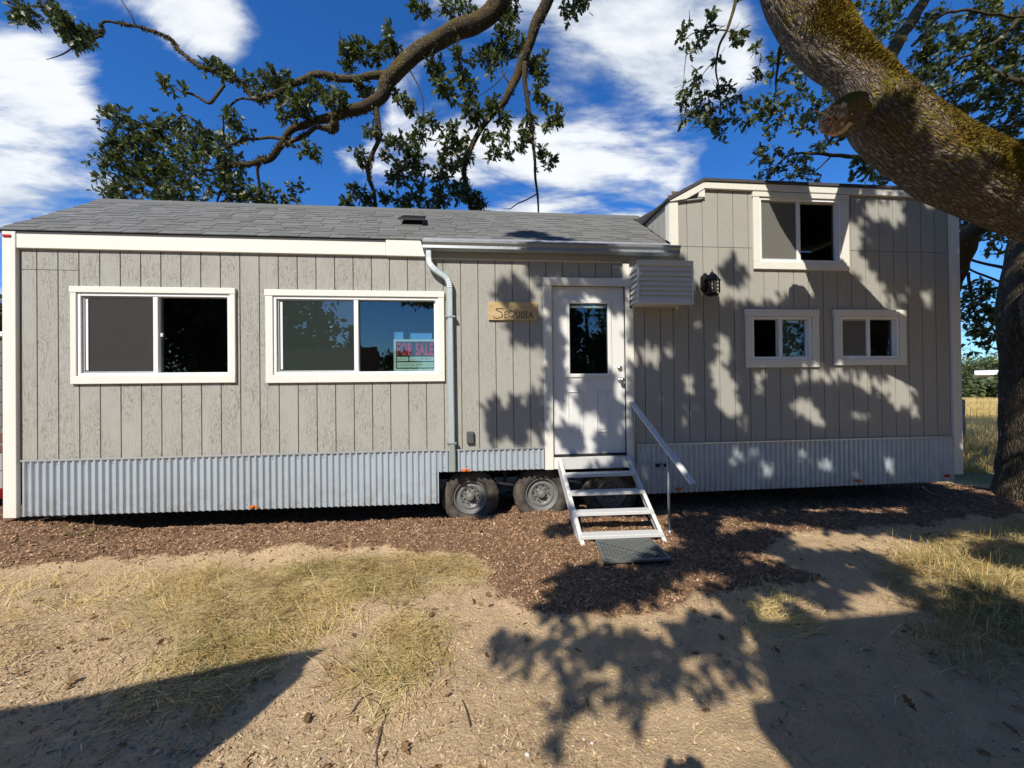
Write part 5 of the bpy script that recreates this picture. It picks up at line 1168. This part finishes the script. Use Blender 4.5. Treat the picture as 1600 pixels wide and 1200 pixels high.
def sky_block_leaves():
    # unseen crown leaves added to block sky light; their shade falls behind and beside the house
    r_ = np.random.default_rng(15); h = 15000
    x = np.concatenate([r_.uniform(4.8, 11, h), r_.uniform(6.7, 15, 2*h), r_.uniform(-3, 2.3, h)]); z = np.concatenate([r_.uniform(4.9, 10, h), r_.uniform(-3.0, 9, 2*h), r_.uniform(5.7, 7.6, h)]); t = np.concatenate([r_.uniform(3.0, 10, h), r_.uniform(3.5, 13, 2*h), r_.uniform(6, 11, h)])
    k = fbm(x, z+t, .8, 91) > .40; x, z, t = x[k], z[k], t[k]; P = np.stack([x, 0*x, z], 1)-SUN[None]*t[:, None]; P = P[P[:, 2] > 4.4]
    q = P-EYE; Zd = q @ AW; u_ = F_PX*(q @ AX)/Zd; v_ = F_PX*(q @ AY)/Zd; P = P[~((Zd > 0) & (np.abs(u_) < 830) & (v_ < 640))]
    Rm = frame(r_.normal(size=P.shape), r_.normal(size=P.shape)+[0,0,.6]); V, T = scatter(LEAF_V, LEAF_F, P, Rm, r_.uniform(.14, .22, len(P))); print('crown', len(P))
    tri_mesh('foliage', V, T, MT['leaf'], OAK, np.repeat(r_.random(len(P)), len(LEAF_V)), tuple(WL[OAK.name]))['kind'] = 'stuff'
sky_block_leaves()
# moss fronds on the upper side of the limb
def moss():
    r_ = np.random.default_rng(3); n = 300000; i = r_.integers(58, len(LC)-30, n); th = r_.uniform(0, 6.283, n)
    T_ = np.gradient(LC, axis=0); T_ /= np.linalg.norm(T_, axis=1)[:, None]; up = np.array([0,0,1.0])
    S1 = up[None]-T_*(T_ @ up)[:, None]; S1 /= np.linalg.norm(S1, axis=1)[:, None]; S2 = np.cross(T_, S1)
    d = S1[i]*np.cos(th)[:, None]+S2[i]*np.sin(th)[:, None]
    P = LC[i]+d*(LR[i]*1.03)[:, None]; P = P + T_[i]*r_.uniform(-.05,.05,n)[:, None]
    pat = np.array([mnoise.noise(Vector(p)*1.7)+.5*mnoise.noise(Vector(p)*4.5) for p in P])
    k = .8*d[:, 2]-.5*d[:, 1]+pat*.9+r_.normal(size=n)*.22 > .42; P, d, pat = P[k], d[k], pat[k]; print('moss', len(P))
    D = d + r_.normal(size=P.shape)*.7; Rm = frame(D, r_.normal(size=P.shape))
    V, T = scatter([(-.22,0,0),(.22,0,0),(.12,.6,.06),(0,1,.2)], [(0,1,2),(0,2,3)], P, Rm, r_.uniform(.012, .032, len(P)))
    tri_mesh('moss', V, T, MT['moss'], LIMBO, np.repeat(np.clip(.45+pat*.5+r_.normal(size=len(P))*.25, 0, 1), 4), tuple(WL[LIMBO.name]))['kind'] = 'stuff'
moss()

# ------------------------------------------------------------------ mulch, shavings, straw and grass
def sample_xy(n, x0, x1, y0, y1, r_): return r_.uniform(x0, x1, n), r_.uniform(y0, y1, n)
def under_house(x, y): return (x > -4.9) & (x < 6.3) & (y > .35)
def litter():
    r_ = np.random.default_rng(21)
    CH_V = [(-.5,-.5,0),(.5,-.5,0),(.5,.5,0),(-.5,.5,0),(-.35,-.3,1),(.4,.1,.8)]
    CH_F = [(0,1,5),(0,5,4),(1,2,5),(2,3,5),(3,4,5),(3,0,4)]
    def chips(name, label, n, w, region, lx, ly, lz, mat, tone, tilt=.35):
        x, y = sample_xy(n, *region, r_); k = r_.random(n) < w(x, y); x, y = x[k], y[k]; m_ = len(x); z = ground_z(x, y)
        a = r_.uniform(0, 6.283, m_); Rz = yawrot(a); tl = r_.normal(size=m_)*tilt; c, s_ = np.cos(tl), np.sin(tl); o = np.zeros(m_); l = np.ones(m_)
        Rx = np.stack([np.stack([c, o, s_], 1), np.stack([o, l, o], 1), np.stack([-s_, o, c], 1)], 1)
        sc = np.stack([r_.uniform(*lx, m_), r_.uniform(*ly, m_), r_.uniform(*lz, m_)], 1)
        V, T = scatter(CH_V, CH_F, np.stack([x, y, z-.001], 1), Rz @ Rx, sc); rn = np.repeat(tone(m_), 6)
        o_ = tri_mesh(name, V, T, mat, None, rn); tag(o_, label, 'ground litter', kind='stuff'); return m_
    mw = lambda x, y: zone_masks(x, y)[0]*(~((y > .9)))
    chips('mulch_chips', 'dark brown bark mulch spread along the house and steps', 125000, mw, (-7.2,7.2,-2.0,1.0), (.007,.040), (.004,.014), (.003,.010), MT['chip'], lambda m_: r_.beta(1.3, 2.1, m_), .5)
    sw_ = lambda x, y: np.clip(zone_masks(x, y)[3]*.9+.03, 0, 1)
    chips('wood_shavings', 'pale wood shavings strewn on the bare soil in the foreground', 60000, sw_, (-5.0,4.5,-3.8,-1.2), (.008,.048), (.003,.010), (.002,.006), MT['shaving'], lambda m_: r_.random(m_), .4)
    sc_ = lambda x, y: (1-zone_masks(x, y)[0])*sm(fbm(x, y, 2.2, 77), .38, .62)
    chips('soil_clods', 'small crumbs of dry soil on the bare ground', 30000, sc_, (-5.2,5.5,-3.9,-.4), (.004,.016), (.004,.012), (.003,.009), bits('soil_crumbs', [(.30,.21,.125),(.52,.375,.23),(.66,.50,.32)]), lambda m_: r_.random(m_), .6)
    x, y = sample_xy(900, -5.5, 6.5, -3.9, .2, r_); z = ground_z(x, y)+.006; k_ = len(x)
    V, T = scatter(LEAF_V, LEAF_F, np.stack([x, y, z], 1), frame(np.stack([r_.normal(size=k_), r_.normal(size=k_), r_.normal(size=k_)*.2], 1), r_.normal(size=(k_,3))*.35+[0,0,1]), r_.uniform(.03, .075, k_))
    tag(tri_mesh('fallen_leaves', V, T, bits('dead_oak_leaves', [(.12,.065,.03),(.24,.14,.065),(.36,.24,.12)]), None, np.repeat(r_.random(k_), len(LEAF_V))), 'brown fallen oak leaves scattered over soil and mulch', 'leaves', kind='stuff')
    # blades: three-part strips
    def blades(name, label, x, y, ln, lean, wdt, mat, tone, head=None):
        m_ = len(x); z = ground_z(x, y)-.004; a = r_.uniform(0, 6.283, m_) if head is None else head
        dx, dy = np.cos(a), np.sin(a); h = ln*np.cos(lean); o = ln*np.sin(lean); px_, py_ = -dy*wdt/2, dx*wdt/2
        V = np.zeros((m_, 7, 3)); 
        for j, (f, g_) in enumerate(((0,0),(.42,.58),(.78,.92),(1.0,1.0))):
            bx, by, bz = x+dx*o*f, y+dy*o*f, z+h*g_*(1 if j < 3 else .96)
            w = (1,.9,.6,0)[j]
            if j < 3: V[:, 2*j] = np.stack([bx-px_*w, by-py_*w, bz], 1); V[:, 2*j+1] = np.stack([bx+px_*w, by+py_*w, bz], 1)
            else: V[:, 6] = np.stack([bx, by, bz], 1)
        F = np.array([(0,1,3),(0,3,2),(2,3,5),(2,5,4),(4,5,6)]); T = (F[None]+(np.arange(m_)*7)[:, None, None]).reshape(-1, 3)
        o_ = tri_mesh(name, V.reshape(-1, 3), T, mat, None, np.repeat(tone, 7)); tag(o_, label, 'grass', kind='stuff')
    def zone(n, region, w):
        x, y = sample_xy(n, *region, r_); k = r_.random(n) < w(x, y); return x[k], y[k]
    clump = lambda x, y: sm(fbm(x, y, 6, 41), .38, .62)
    x, y = zone(420000, (-6.5,8.0,-4.2,.2), lambda x, y: zone_masks(x, y)[1]*(.25+.75*clump(x, y)))
    n = len(x); print('dry blades', n)
    swirl = fbm(x, y, 1.1, 55)*9.0; blades('dry_grass', 'matted dry yellow grass lying on the soil', x, y, r_.uniform(.06,.21,n), np.clip(r_.normal(1.40,.14,n),.6,1.54), r_.uniform(.0022,.0044,n), MT['drygrass'], np.clip(-.05+1.0*fbm(x, y, 2.4, 44)+r_.normal(size=n)*.26, 0, 1), swirl+r_.normal(size=n)*.8)
    x, y = zone(60000, (-6.5,8.0,-4.2,.2), lambda x, y: np.maximum(zone_masks(x, y)[2]*(.2+.8*clump(x, y)), .13*zone_masks(x, y)[1]*sm(fbm(x, y, 3, 66), .45, .65))); n = len(x); print('green', n)
    blades('green_grass', 'short green grass tufts among the dry grass', x, y, r_.uniform(.05,.15,n), np.clip(r_.normal(.85,.32,n),.1,1.4), r_.uniform(.002,.0038,n), MT['greengrass'], np.clip(r_.beta(1.6,1.8,n), 0, 1))
    # loose straws everywhere
    x, y = sample_xy(26000, -5.5, 6.5, -4.0, -.3, r_); n = len(x)
    blades('loose_straw', 'loose straws scattered over the bare soil', x, y, r_.uniform(.03,.13,n), np.full(n, 1.5), r_.uniform(.0015,.003,n), MT['drygrass'], r_.random(n))
    # taller tufts at the right
    cx, cy = zip(*[on_z(*p)[:2] for p in ((1560,850),(1590,880),(1500,905),(1530,880),(1470,860),(1580,930),(1520,950),(1460,990),(1440,880),(1600,840),(1555,985),(1490,1030))])
    xs, ys = [], []
    for a, b in zip(cx, cy): xs.append(a+r_.normal(size=90)*.14); ys.append(b+r_.normal(size=90)*.10)
    x, y = np.concatenate(xs), np.concatenate(ys); n = len(x)
    blades('tall_grass', 'taller dry and greenish grass tufts by the oak trunk', x, y, r_.uniform(.06,.19,n), np.clip(np.abs(r_.normal(.9,.4,n)),.05,1.45), r_.uniform(.002,.004,n), MT['drygrass'], np.clip(r_.normal(.45,.25,n), 0, 1))
    x, y = x[::2]+.02, y[::2]; n = len(x)
    blades('tall_grass', 'green blades growing in the tufts by the oak trunk', x, y, r_.uniform(.06,.17,n), np.clip(np.abs(r_.normal(.8,.35,n)),.05,1.4), r_.uniform(.002,.004,n), MT['greengrass'], r_.random(n))
    # field beyond the house
    n = 60000; d = 8+40*r_.random(n)**1.5; th = r_.uniform(.935, 1.07, n); x = d*np.sin(th); y = -4.5+d*np.cos(th)*1.0
    k = (y > 1.2) & (x > 7.8); x, y = x[k], y[k]; n = len(x)
    blades('field_grass', 'tall golden dry grass of the field beyond the house', x, y, r_.uniform(.15,.42,n)*np.clip(sm(np.hypot(x,y), 8, 12), .35, 1), np.clip(np.abs(r_.normal(.4,.3,n)),.05,1.3), r_.uniform(.004,.009,n), MT['drygrass'], np.clip(.35+.4*fbm(x, y, .5, 61)+r_.normal(size=n)*.15, 0, 1))
    # small pale stones and twigs one can pick out
    st = [on_z(px, py) for px, py in ((523,1100),(912,1158),(925,1165),(824,1187),(1075,998),(1011,1007),(944,1009),(939,1034),(1091,1048),(870,1025),(1228,1158),(1118,1131),(820,1184),(806,1086),(690,1155),(1150,968),(1088,962),(712,1034),(660,935),(1070,965))]
    WHERE = ['above the bent dark twig', 'left of a close pair', 'right of a close pair', 'further left of the close pair', 'in the leaf shade below the mulch']
    st = st[:5]; proto = None
    for i, p in enumerate(st):
        g = Geo(); rr = random.Random(i)
        if i < 4:
            vs = [(math.cos(a)*math.cos(b), math.sin(a)*math.cos(b), math.sin(b)*.7) for b in (-.9,-.2,.5) for a in np.arange(0, 6.28, 1.0472)]+[(0,0,.72)]
            vs = [tuple(c*(1+rr.uniform(-.22,.22)) for c in v) for v in vs]
            fs = [(j*6+k, j*6+(k+1) % 6, (j+1)*6+(k+1) % 6, (j+1)*6+k) for j in range(2) for k in range(6)]+[(12+k, 12+(k+1) % 6, 18) for k in range(6)]
            g.add(vs, fs); o = g.build('pebble', MT['stone']); protos.append(o.data)
        else: o = bpy.data.objects.new('pebble', protos[i % 4]); COL.objects.link(o)
        s_ = rr.uniform(.006, .012); o.scale = (s_, s_*.8, s_*.8); o.rotation_euler = (0, 0, rr.random()*6); o.location = (p[0], p[1], float(ground_z(p[0], p[1]))+s_*.3)
        tag(o, 'small pale pebble lying on the bare soil ' + WHERE[i], 'stone', 'pale pebbles on the soil')
    tw = (('long dark bent twig lying near the bottom centre', [(588,1195),(590,1160),(598,1130),(602,1118),(588,1100),(560,1095)]), ('dark straight twig lying right of the bent twig', [(735,1140),(728,1112),(722,1098)]),
          ('thin grey forked twig lying on bare soil below the straw', [(548,1118),(565,1098),(582,1088)]), ('pale stick lying on the mulch before the right skirt', [(1442,768),(1455,775),(1470,781)]))
    for lab, pts in tw:
        P = [on_z(*p) for p in pts]; P = smooth_path([(p[0], p[1], float(ground_z(p[0], p[1]))+.008, .004) for p in P], 5); P[:, 3] = np.linspace(.0042, .0015, len(P))
        if 'pale' in lab: P[:, 3] = .012; P[:, 2] += .01
        o = Geo().tube(P[:, :3], P[:, 3], 6, True, bark_disp(2, .15, .15)).build('twig', MT['twig'] if 'pale' not in lab else MT['post'], None, 0, True); tag(o, lab, 'twig')
protos = []
litter()

# ------------------------------------------------------------------ field edge: fence, hedge, far building
def far_crown(name, label, base, h, rx, seed, mat, dens=1.0, leaf=.25, group=None, trunk=True, shape='round'):
    r_ = np.random.default_rng(seed); t = thing(name, label, 'tree' if trunk else 'bush', tuple(base), group)
    b = np.array(base, float); cen, rad, cnt = [], [], []
    if shape == 'cone':
        for i in range(26):
            f = (i+.5)/26; z = h*(.08+.92*f); r0 = rx*(1-f)**.85+.12
            for k in range(max(2, int(7*(1-f))+1)): a = r_.uniform(0, 6.28); cen.append(b+[math.cos(a)*r0*.6, math.sin(a)*r0*.6, z]); rad.append((r0*.42, r0*.42, h*.028)); cnt.append(34*dens)
    else:
        z0 = .32 if trunk else .02
        for i in range(int(34*dens)):
            a, f = r_.uniform(0, 6.28), r_.random(); zz = h*(z0+(1-z0)*f*.88); r0 = rx*math.sin(math.pi*min(.97, .18+.78*f))**.7*r_.uniform(.35, .95)
            cen.append(b+[math.cos(a)*r0, math.sin(a)*r0, zz]); q = r_.uniform(.16, .30)*rx; rad.append((q, q, q*.75)); cnt.append(60)
    V, T, rn = [], [], []
    P = np.concatenate([c+r_.normal(size=(int(n), 3))*np.array(rd)*.62 for c, rd, n in zip(cen, rad, cnt)])
    D = r_.normal(size=P.shape); Rm = frame(D, r_.normal(size=P.shape)+[0,0,.6])
    V, T = scatter([(-.3,0,0),(.3,.1,.05),(.22,.75,.05),(0,1,0),(-.32,.6,.05)], [(0,1,2),(0,2,3),(0,3,4)], P, Rm, r_.uniform(.6, 1.3, len(P))*leaf)
    tri_mesh('crown', V, T, mat, t, np.repeat(r_.random(len(P)), 5), tuple(WL[t.name]))['kind'] = 'stuff'
    if trunk:
        Geo().tube(smooth_path([(*b, .035*h),(*(b+[.05*h*.3,0,h*.3]), .028*h),(*(b+[0,.02*h,h*.7]), .012*h)], 4)[:, :3], np.linspace(.035*h, .01*h, 9), 10, True).build('trunk', MT['bark_trunk'], t, 0, True)
    return t
def at_dir(px, dist): d = ray(px, 600); d = np.array([d[0], d[1]])/np.hypot(d[0], d[1]); x, y = EYE[0]+d[0]*dist, EYE[1]+d[1]*dist; return (x, y, float(ground_z(x, y)))
for i, (px, dist, h, rx) in enumerate(((1488,78,4.2,4.2),(1512,82,4.6,4.5),(1536,84,4.4,4.5),(1560,80,4.0,4.0),(1584,78,4.9,4.5),(1606,76,5.2,4.6),(1500,60,2.0,2.4),(1546,62,1.7,2.2),(1590,60,2.1,2.3))):
    lab = ('leftmost tall hedge bush, half behind the corner board of the house', 'second tall hedge bush from the corner board at the field edge', 'tall hedge bush left of the far white roofed building', 'tall hedge bush right of the far white roofed building', 'tall hedge bush beside the left edge of the oak trunk', 'tallest hedge bush, hidden behind the oak trunk',
        'low scrub bush before the hedge next to the corner board', 'low scrub bush in front of the white roofed building', 'low scrub bush before the hedge next to the oak trunk')[i]
    far_crown('bush', lab, at_dir(px, dist*1.6 if h > 3 else dist), h*1.6 if h > 3 else h, rx*1.6 if h > 3 else rx, 100+i, MT['leaf_far'], .9, .42, 'hedge bushes at the field edge' if h > 3 else 'low bushes before the hedge', False)
def far_building():
    b = at_dir(1549, 100); t = thing('farm_building', 'low far building with white roof beyond the golden field', 'building', b); x, y, z = b
    d = np.array([x, y+4.5]); d /= np.linalg.norm(d); r_ = np.array([d[1], -d[0]])
    def bx(name, w, h0, h1, dep, mat, ov=0):
        g = Geo(); c = np.array([x, y]); P = [c+r_*sx*w+d*sy for sx, sy in ((-1,0),(1,0),(1,dep),(-1,dep))]; g.add([(*p, z+h0) for p in P]+[(*p, z+h1) for p in P], [(0,3,2,1),(4,5,6,7),(0,1,5,4),(1,2,6,5),(2,3,7,6),(3,0,4,7)]); return g.build(name, mat, t)
    bx('wall', 1.45, 0, 2.75, 4, plain('tan_wall', (.45,.28,.19), .8))
    g = Geo(); c = np.array([x, y]); P = [c+r_*sx*1.75+d*sy for sx, sy in ((-1,-.6),(1,-.6),(1,2),(-1,2))]; g.add([(*P[0], z+2.7),(*P[1], z+2.7),(*P[2], z+3.4),(*P[3], z+3.4),(*P[0], z+2.8),(*P[1], z+2.8),(*P[2], z+3.5),(*P[3], z+3.5)], [(0,3,2,1),(4,5,6,7),(0,1,5,4),(1,2,6,5),(2,3,7,6),(3,0,4,7)]); g.build('roof', MT['vinyl'], t)
far_building()
def fence():
    a = np.array([8.9, 3.6]); b = np.array([16.5, 3.2]); F_ = thing('wire_fence', 'thin woven wire fence on posts at the edge of the golden field', 'fence', (a[0], a[1], GZ))
    n = 4
    for i in range(n):
        p = a+(b-a)*i/(n-1); Geo().tube([(p[0], p[1], -.1),(p[0]+.01, p[1], 1.22)], .028, 8).build('post', MT['post'], F_, 0, True)
    g = Geo(); zs = [.12,.25,.38,.52,.66,.82,.98,1.14]
    for z in zs: g.beam((*a, z), (*b, z), .0035, .0035)
    for k in range(int(np.linalg.norm(b-a)/.16)): p = a+(b-a)*k*.16/np.linalg.norm(b-a); g.beam((*p, .12), (*p, 1.14), .003, .003, (0,1,0))
    g.build('wire_mesh', MT['wire'], F_)['kind'] = 'stuff'
    s_ = on_z(1541, 722); Geo().tube([(s_[0], s_[1], 0), (s_[0]+.01, s_[1], .42)], .018, 7).build('stake', MT['post'], F_)
fence()
# dark trees seen past the left corner
far_crown('tree', 'dark tree far beyond the left end of the house', at_dir(-14, 26), 5.6, 2.2, 301, MT['leaf_dark'], 1.3, .3)

# ------------------------------------------------------------------ camper behind the left corner
def camper():
    x1, y0 = -6.30, 1.25; T_ = thing('camper_trailer', 'grey camper trailer with white roof edge just showing behind the left corner', 'trailer', (-8.5, 2.4, GZ))
    M1, M2 = plain('camper_grey', (.17,.165,.155), .5), plain('camper_brown', (.16,.075,.055), .5)
    b = box('body', M1, T_, -11, x1, y0, y0+2.3, .34, 2.38, .02)
    for k in range(7): box('siding_lap', M1, b, -10.99, x1-.02, y0-.012, y0-.0005, 1.18+k*.165, 1.335+k*.165, .004)
    box('stripe', M2, b, -10.99, x1-.015, y0-.010, y0-.0005, .98, 1.10, .002); box('stripe', M2, b, -10.99, x1-.015, y0-.010, y0-.0005, .84, .93, .002)
    for k in range(2): box('siding_lap', plain('camper_pale', (.36,.35,.33), .5), b, -10.99, x1-.02, y0-.012, y0-.0005, .36+k*.235, .585+k*.235, .004)
    box('roof_cap', MT['vinyl'], T_, -11.05, x1+.05, y0-.06, y0+2.36, 2.381, 2.455, .015)
    box('tail_light', MT['red'], T_, x1-.24, x1+.004, y0-.055, y0-.014, .23, .36, .008)
    box('bumper', MT['under'], T_, -10.8, x1-.03, y0+.02, y0+2.2, .16, .335, .01)
    for cx in (-8.2, -9.1): Geo().lathe([(0,.20),(-.02,.31),(.0,.34),(.18,.34),(.2,.2)], (cx, y0+.05, GZ+.30), 'y', 24).build('wheel', MT['tyre'], T_)
camper()

# ------------------------------------------------------------------ what stands behind the photographer (shadows, reflections, some trees added against sky light)
def neighbour(label, c, ang, w, ln, h, mat, gable):
    T_ = thing('tiny_house', label, 'house', (c[0], c[1], GZ), None); ca, sa = math.cos(ang), math.sin(ang)
    def tr(g):
        g.v = [(c[0]+p[0]*ca-p[1]*sa, c[1]+p[0]*sa+p[1]*ca, p[2]) for p in g.v]; return g
    tr(Geo().box(0, w, -ln, 0, .6, h-.16)).build('wall', mat, T_, .01)
    tr(Geo().box(-.02, w+.02, -ln-.02, .02, h-.158, h)).build('roof', MT['roofdark'], T_, .01)
    tr(Geo().box(.05, w-.05, -ln+.1, -.1, .25, .598)).build('skirt', MT['corr'], T_)
    for x in (0, w-.1): tr(Geo().box(x, x+.1, .001, .022, .6, h-.17)).build('corner_board', MT['white'], T_, .003)
    tr(Geo().box(-.17, -.001, -.30, -.08, 3.30, 3.46)).build('eave_block', MT['black'], T_, .01); tr(Geo().box(-.09, -.001, -.26, -.12, 3.05, 3.12)).build('bracket', MT['black'], T_, .004)  # unseen blocks added to cast the bumps in the house's shadow edge
    f = tr(Geo().box(w*.3, w*.7, .002, .03, 1.6, 2.5)).build('window', MT['white'], T_, .004); tr(Geo().box(w*.3+.07, w*.7-.07, .031, .036, 1.67, 2.43)).build('pane', MT['glass'], f)
    for y in (-ln*.4, -ln*.4-.85): tr(Geo().lathe([(-.001,.33),(.02,.345),(.18,.345),(.2,.3)], (.05, y, .33), 'x', 24)).build('wheel', MT['tyre'], T_)
neighbour('dark walled tiny house standing behind the camera to the right', (-.30, -5.95), 0.0, 2.45, 6.5, 3.95, plain('neighbour_cedar', (.16,.12,.09), .8), False)
def board_fence():
    a = np.array([-2.26,-4.55]); d = np.array([-1.5,-.30]); d /= np.linalg.norm(d); nrm = np.array([-d[1], d[0]]); F_ = thing('board_fence', 'tall wooden board fence standing behind the camera to the left', 'fence', (a[0], a[1], GZ))
    m_ = plain('weathered_fence_board', (.22,.17,.12), .85)
    def pc(name, s0, s1, t0, t1, z0, z1):
        P = [a+d*s_+nrm*t for s_, t in ((s0,t0),(s1,t0),(s1,t1),(s0,t1))]; g = Geo(); g.add([(*p, z0) for p in P]+[(*p, z1) for p in P], [(0,3,2,1),(4,5,6,7),(0,1,5,4),(1,2,6,5),(2,3,7,6),(3,0,4,7)]); return g.build(name, m_, F_, .003)
    for k in range(24): pc('board', k*.151, k*.151+.147, 0, .02, .02, 2.60-(.01 if k % 3 == 1 else 0))
    for z in (.5, 1.4, 2.3): pc('rail', 0, 3.62, .021, .06, z, z+.09)
    for k in range(3): pc('post', .02+k*1.7, .12+k*1.7, .061, .16, -.2, 2.5)
board_fence()
for i, (x, y, h, rx, sh) in enumerate(((-14.6,-33,9.6,1.9,'cone'),(-12.2,-35,7.6,1.7,'cone'),(-17.5,-32,6.8,3.6,'round'),(-8.2,-37,5.6,2.6,'round'),(-22,-28,9.0,4.6,'round'),(-26,-22,10,4.6,'round'),(4.5,-30,9.5,4.2,'round'),(9.0,-26,10.5,4.4,'round'),(14.5,-24,10,4.4,'round'),(20,-22,9,4.4,'round'),(-15.0,-15.0,9.0,4.8,'round'),(-10.6,-15.0,7.8,3.9,'round'),(27,-18,9,4.6,'round'),(13,-16,12,5,'round'),(19,-12,13,5.5,'round'),(23,-5,13,6,'round'),(-24,-15,12,5.5,'round'),(-22,-6,11,5,'round'),(3.0,-17,6.0,1.8,'round'),(5.5,-19.5,8.2,1.5,'round'),(8.4,-19,4.8,2.4,'round'),(5.2,-16.5,2.9,2.4,'round'),(8.6,-16,3.0,2.6,'round'))):  # the big trees on both flanks are added to cut sky light on the wall
    lab = (('taller pointed conifer mirrored in the second window' if i == 0 else 'shorter pointed conifer mirrored in the second window') if sh == 'cone' else 'broad green tree across the field behind the camera, out of view, some added to block sky')
    far_crown('conifer_tree' if sh == 'cone' else 'broadleaf_tree', lab, (x, y, float(ground_z(x, y))), h, rx, 400+i, MT['leaf_dark'] if (sh == 'cone' or y > -20.5) else MT['leaf_far'], 3.0 if (y > -20.5 and abs(x) < 18) else 1.3, .30, 'conifers behind the photographer' if sh == 'cone' else 'trees behind the photographer', True, sh)

# the photographer, known from the shadow at the bottom of the picture
def person():
    o_ = np.array([-.02, -5.02, GZ+.0]); J, E, Rd = [], [], []
    def j(p, r_, par=None):
        J.append(tuple(o_+np.array(p))); Rd.append(r_); i = len(J)-1
        if par is not None: E.append((par, i))
        return i
    pel = j((0,0,.95), (.155,.11)); ab = j((0,-.01,1.10), (.145,.10), pel); ch = j((0,-.01,1.30), (.165,.115), ab); up = j((0,-.01,1.43), (.12,.09), ch); nk = j((0,.01,1.51), (.058,.060), up)
    h1 = j((0,.025,1.60), (.078,.090), nk); h2 = j((0,.02,1.70), (.078,.095), h1); h3 = j((0,.01,1.755), (.05,.06), h2); j((0,.125,1.645), (.014,.014), h2)
    for s_ in (-1, 1):
        hp = j((.10*s_,0,.90), (.10,.10), pel); kn = j((.115*s_,.02,.50), (.064,.066), hp); an = j((.12*s_,-.02,.10), (.044,.048), kn); ft = j((.13*s_,.06,.045), (.046,.036), an); j((.14*s_,.17,.035), (.042,.026), ft)
        sh = j((.185*s_,-.01,1.415), (.062,.062), up); el = j((.25*s_,.20,1.25), (.044,.044), sh); wr = j((.115*s_,.385,1.525), (.028,.026), el); pm = j((.085*s_,.425,1.565), (.032,.020), wr)
        for k, (ln, off) in enumerate(((.065,.026),(.074,.010),(.070,-.006),(.056,-.022))):
            f1 = j((.070*s_+off*.1, .455, 1.575+off), (.0095,.0095), pm); f2 = j((.052*s_, .478, 1.580+off), (.0085,.0085), f1); j((.052*s_-s_*ln*.4, .474, 1.580+off), (.0075,.0075), f2)
        t1 = j((.070*s_,.415,1.598), (.011,.011), pm); j((.042*s_,.425,1.612), (.009,.009), t1)
    me = bpy.data.meshes.new('person'); me.from_pydata(J, E, []); ob = bpy.data.objects.new('person', me); COL.objects.link(ob)
    sk = ob.modifiers.new('s', 'SKIN'); sk.use_smooth_shade = True; ss = ob.modifiers.new('d', 'SUBSURF'); ss.levels = 2; ss.render_levels = 2
    for v, r_ in zip(me.skin_vertices[0].data, Rd): v.radius = r_
    me.skin_vertices[0].data[0].use_root = True
    dg = bpy.context.evaluated_depsgraph_get(); m2 = bpy.data.meshes.new_from_object(ob.evaluated_get(dg)); bpy.data.objects.remove(ob); m2.name = 'person'
    m2.materials.clear()
    for mt in (plain('skin', (.42,.26,.19), .5, 0, .05), plain('blue_shirt', (.08,.11,.17), .85), plain('denim', (.04,.05,.08), .85), plain('shoe', (.03,.03,.03), .6)): m2.materials.append(mt)
    for p in m2.polygons:
        c = np.array(p.center)-o_; p.material_index = 0 if (c[2] > 1.485 or c[1] > .30) else (1 if c[2] > .93 else (2 if c[2] > .09 else 3))
    T_ = link('person', m2); tag(T_, 'person in blue shirt and jeans holding up a phone behind the camera', 'person')
    # hair, kept as a cap that follows the skull
    g = Geo(); g.lathe([(1.76,.02),(1.748,.055),(1.72,.084),(1.68,.094),(1.64,.090)], (o_[0], o_[1]-.012, o_[2]+.012), 'z', 20); g.build('hair', plain('brown_hair', (.05,.03,.02), .8), T_, 0, True)
    Ph = thing('phone', 'dark phone held upright by the photographer', 'phone', (0, -4.556, 1.64)); box('case', MT['black'], Ph, -.075, .075, -4.560, -4.552, 1.600, 1.672, .003); box('screen', MT['sign_black'], Ph, -.070, .070, -4.5608, -4.5603, 1.604, 1.668, 0)
person()
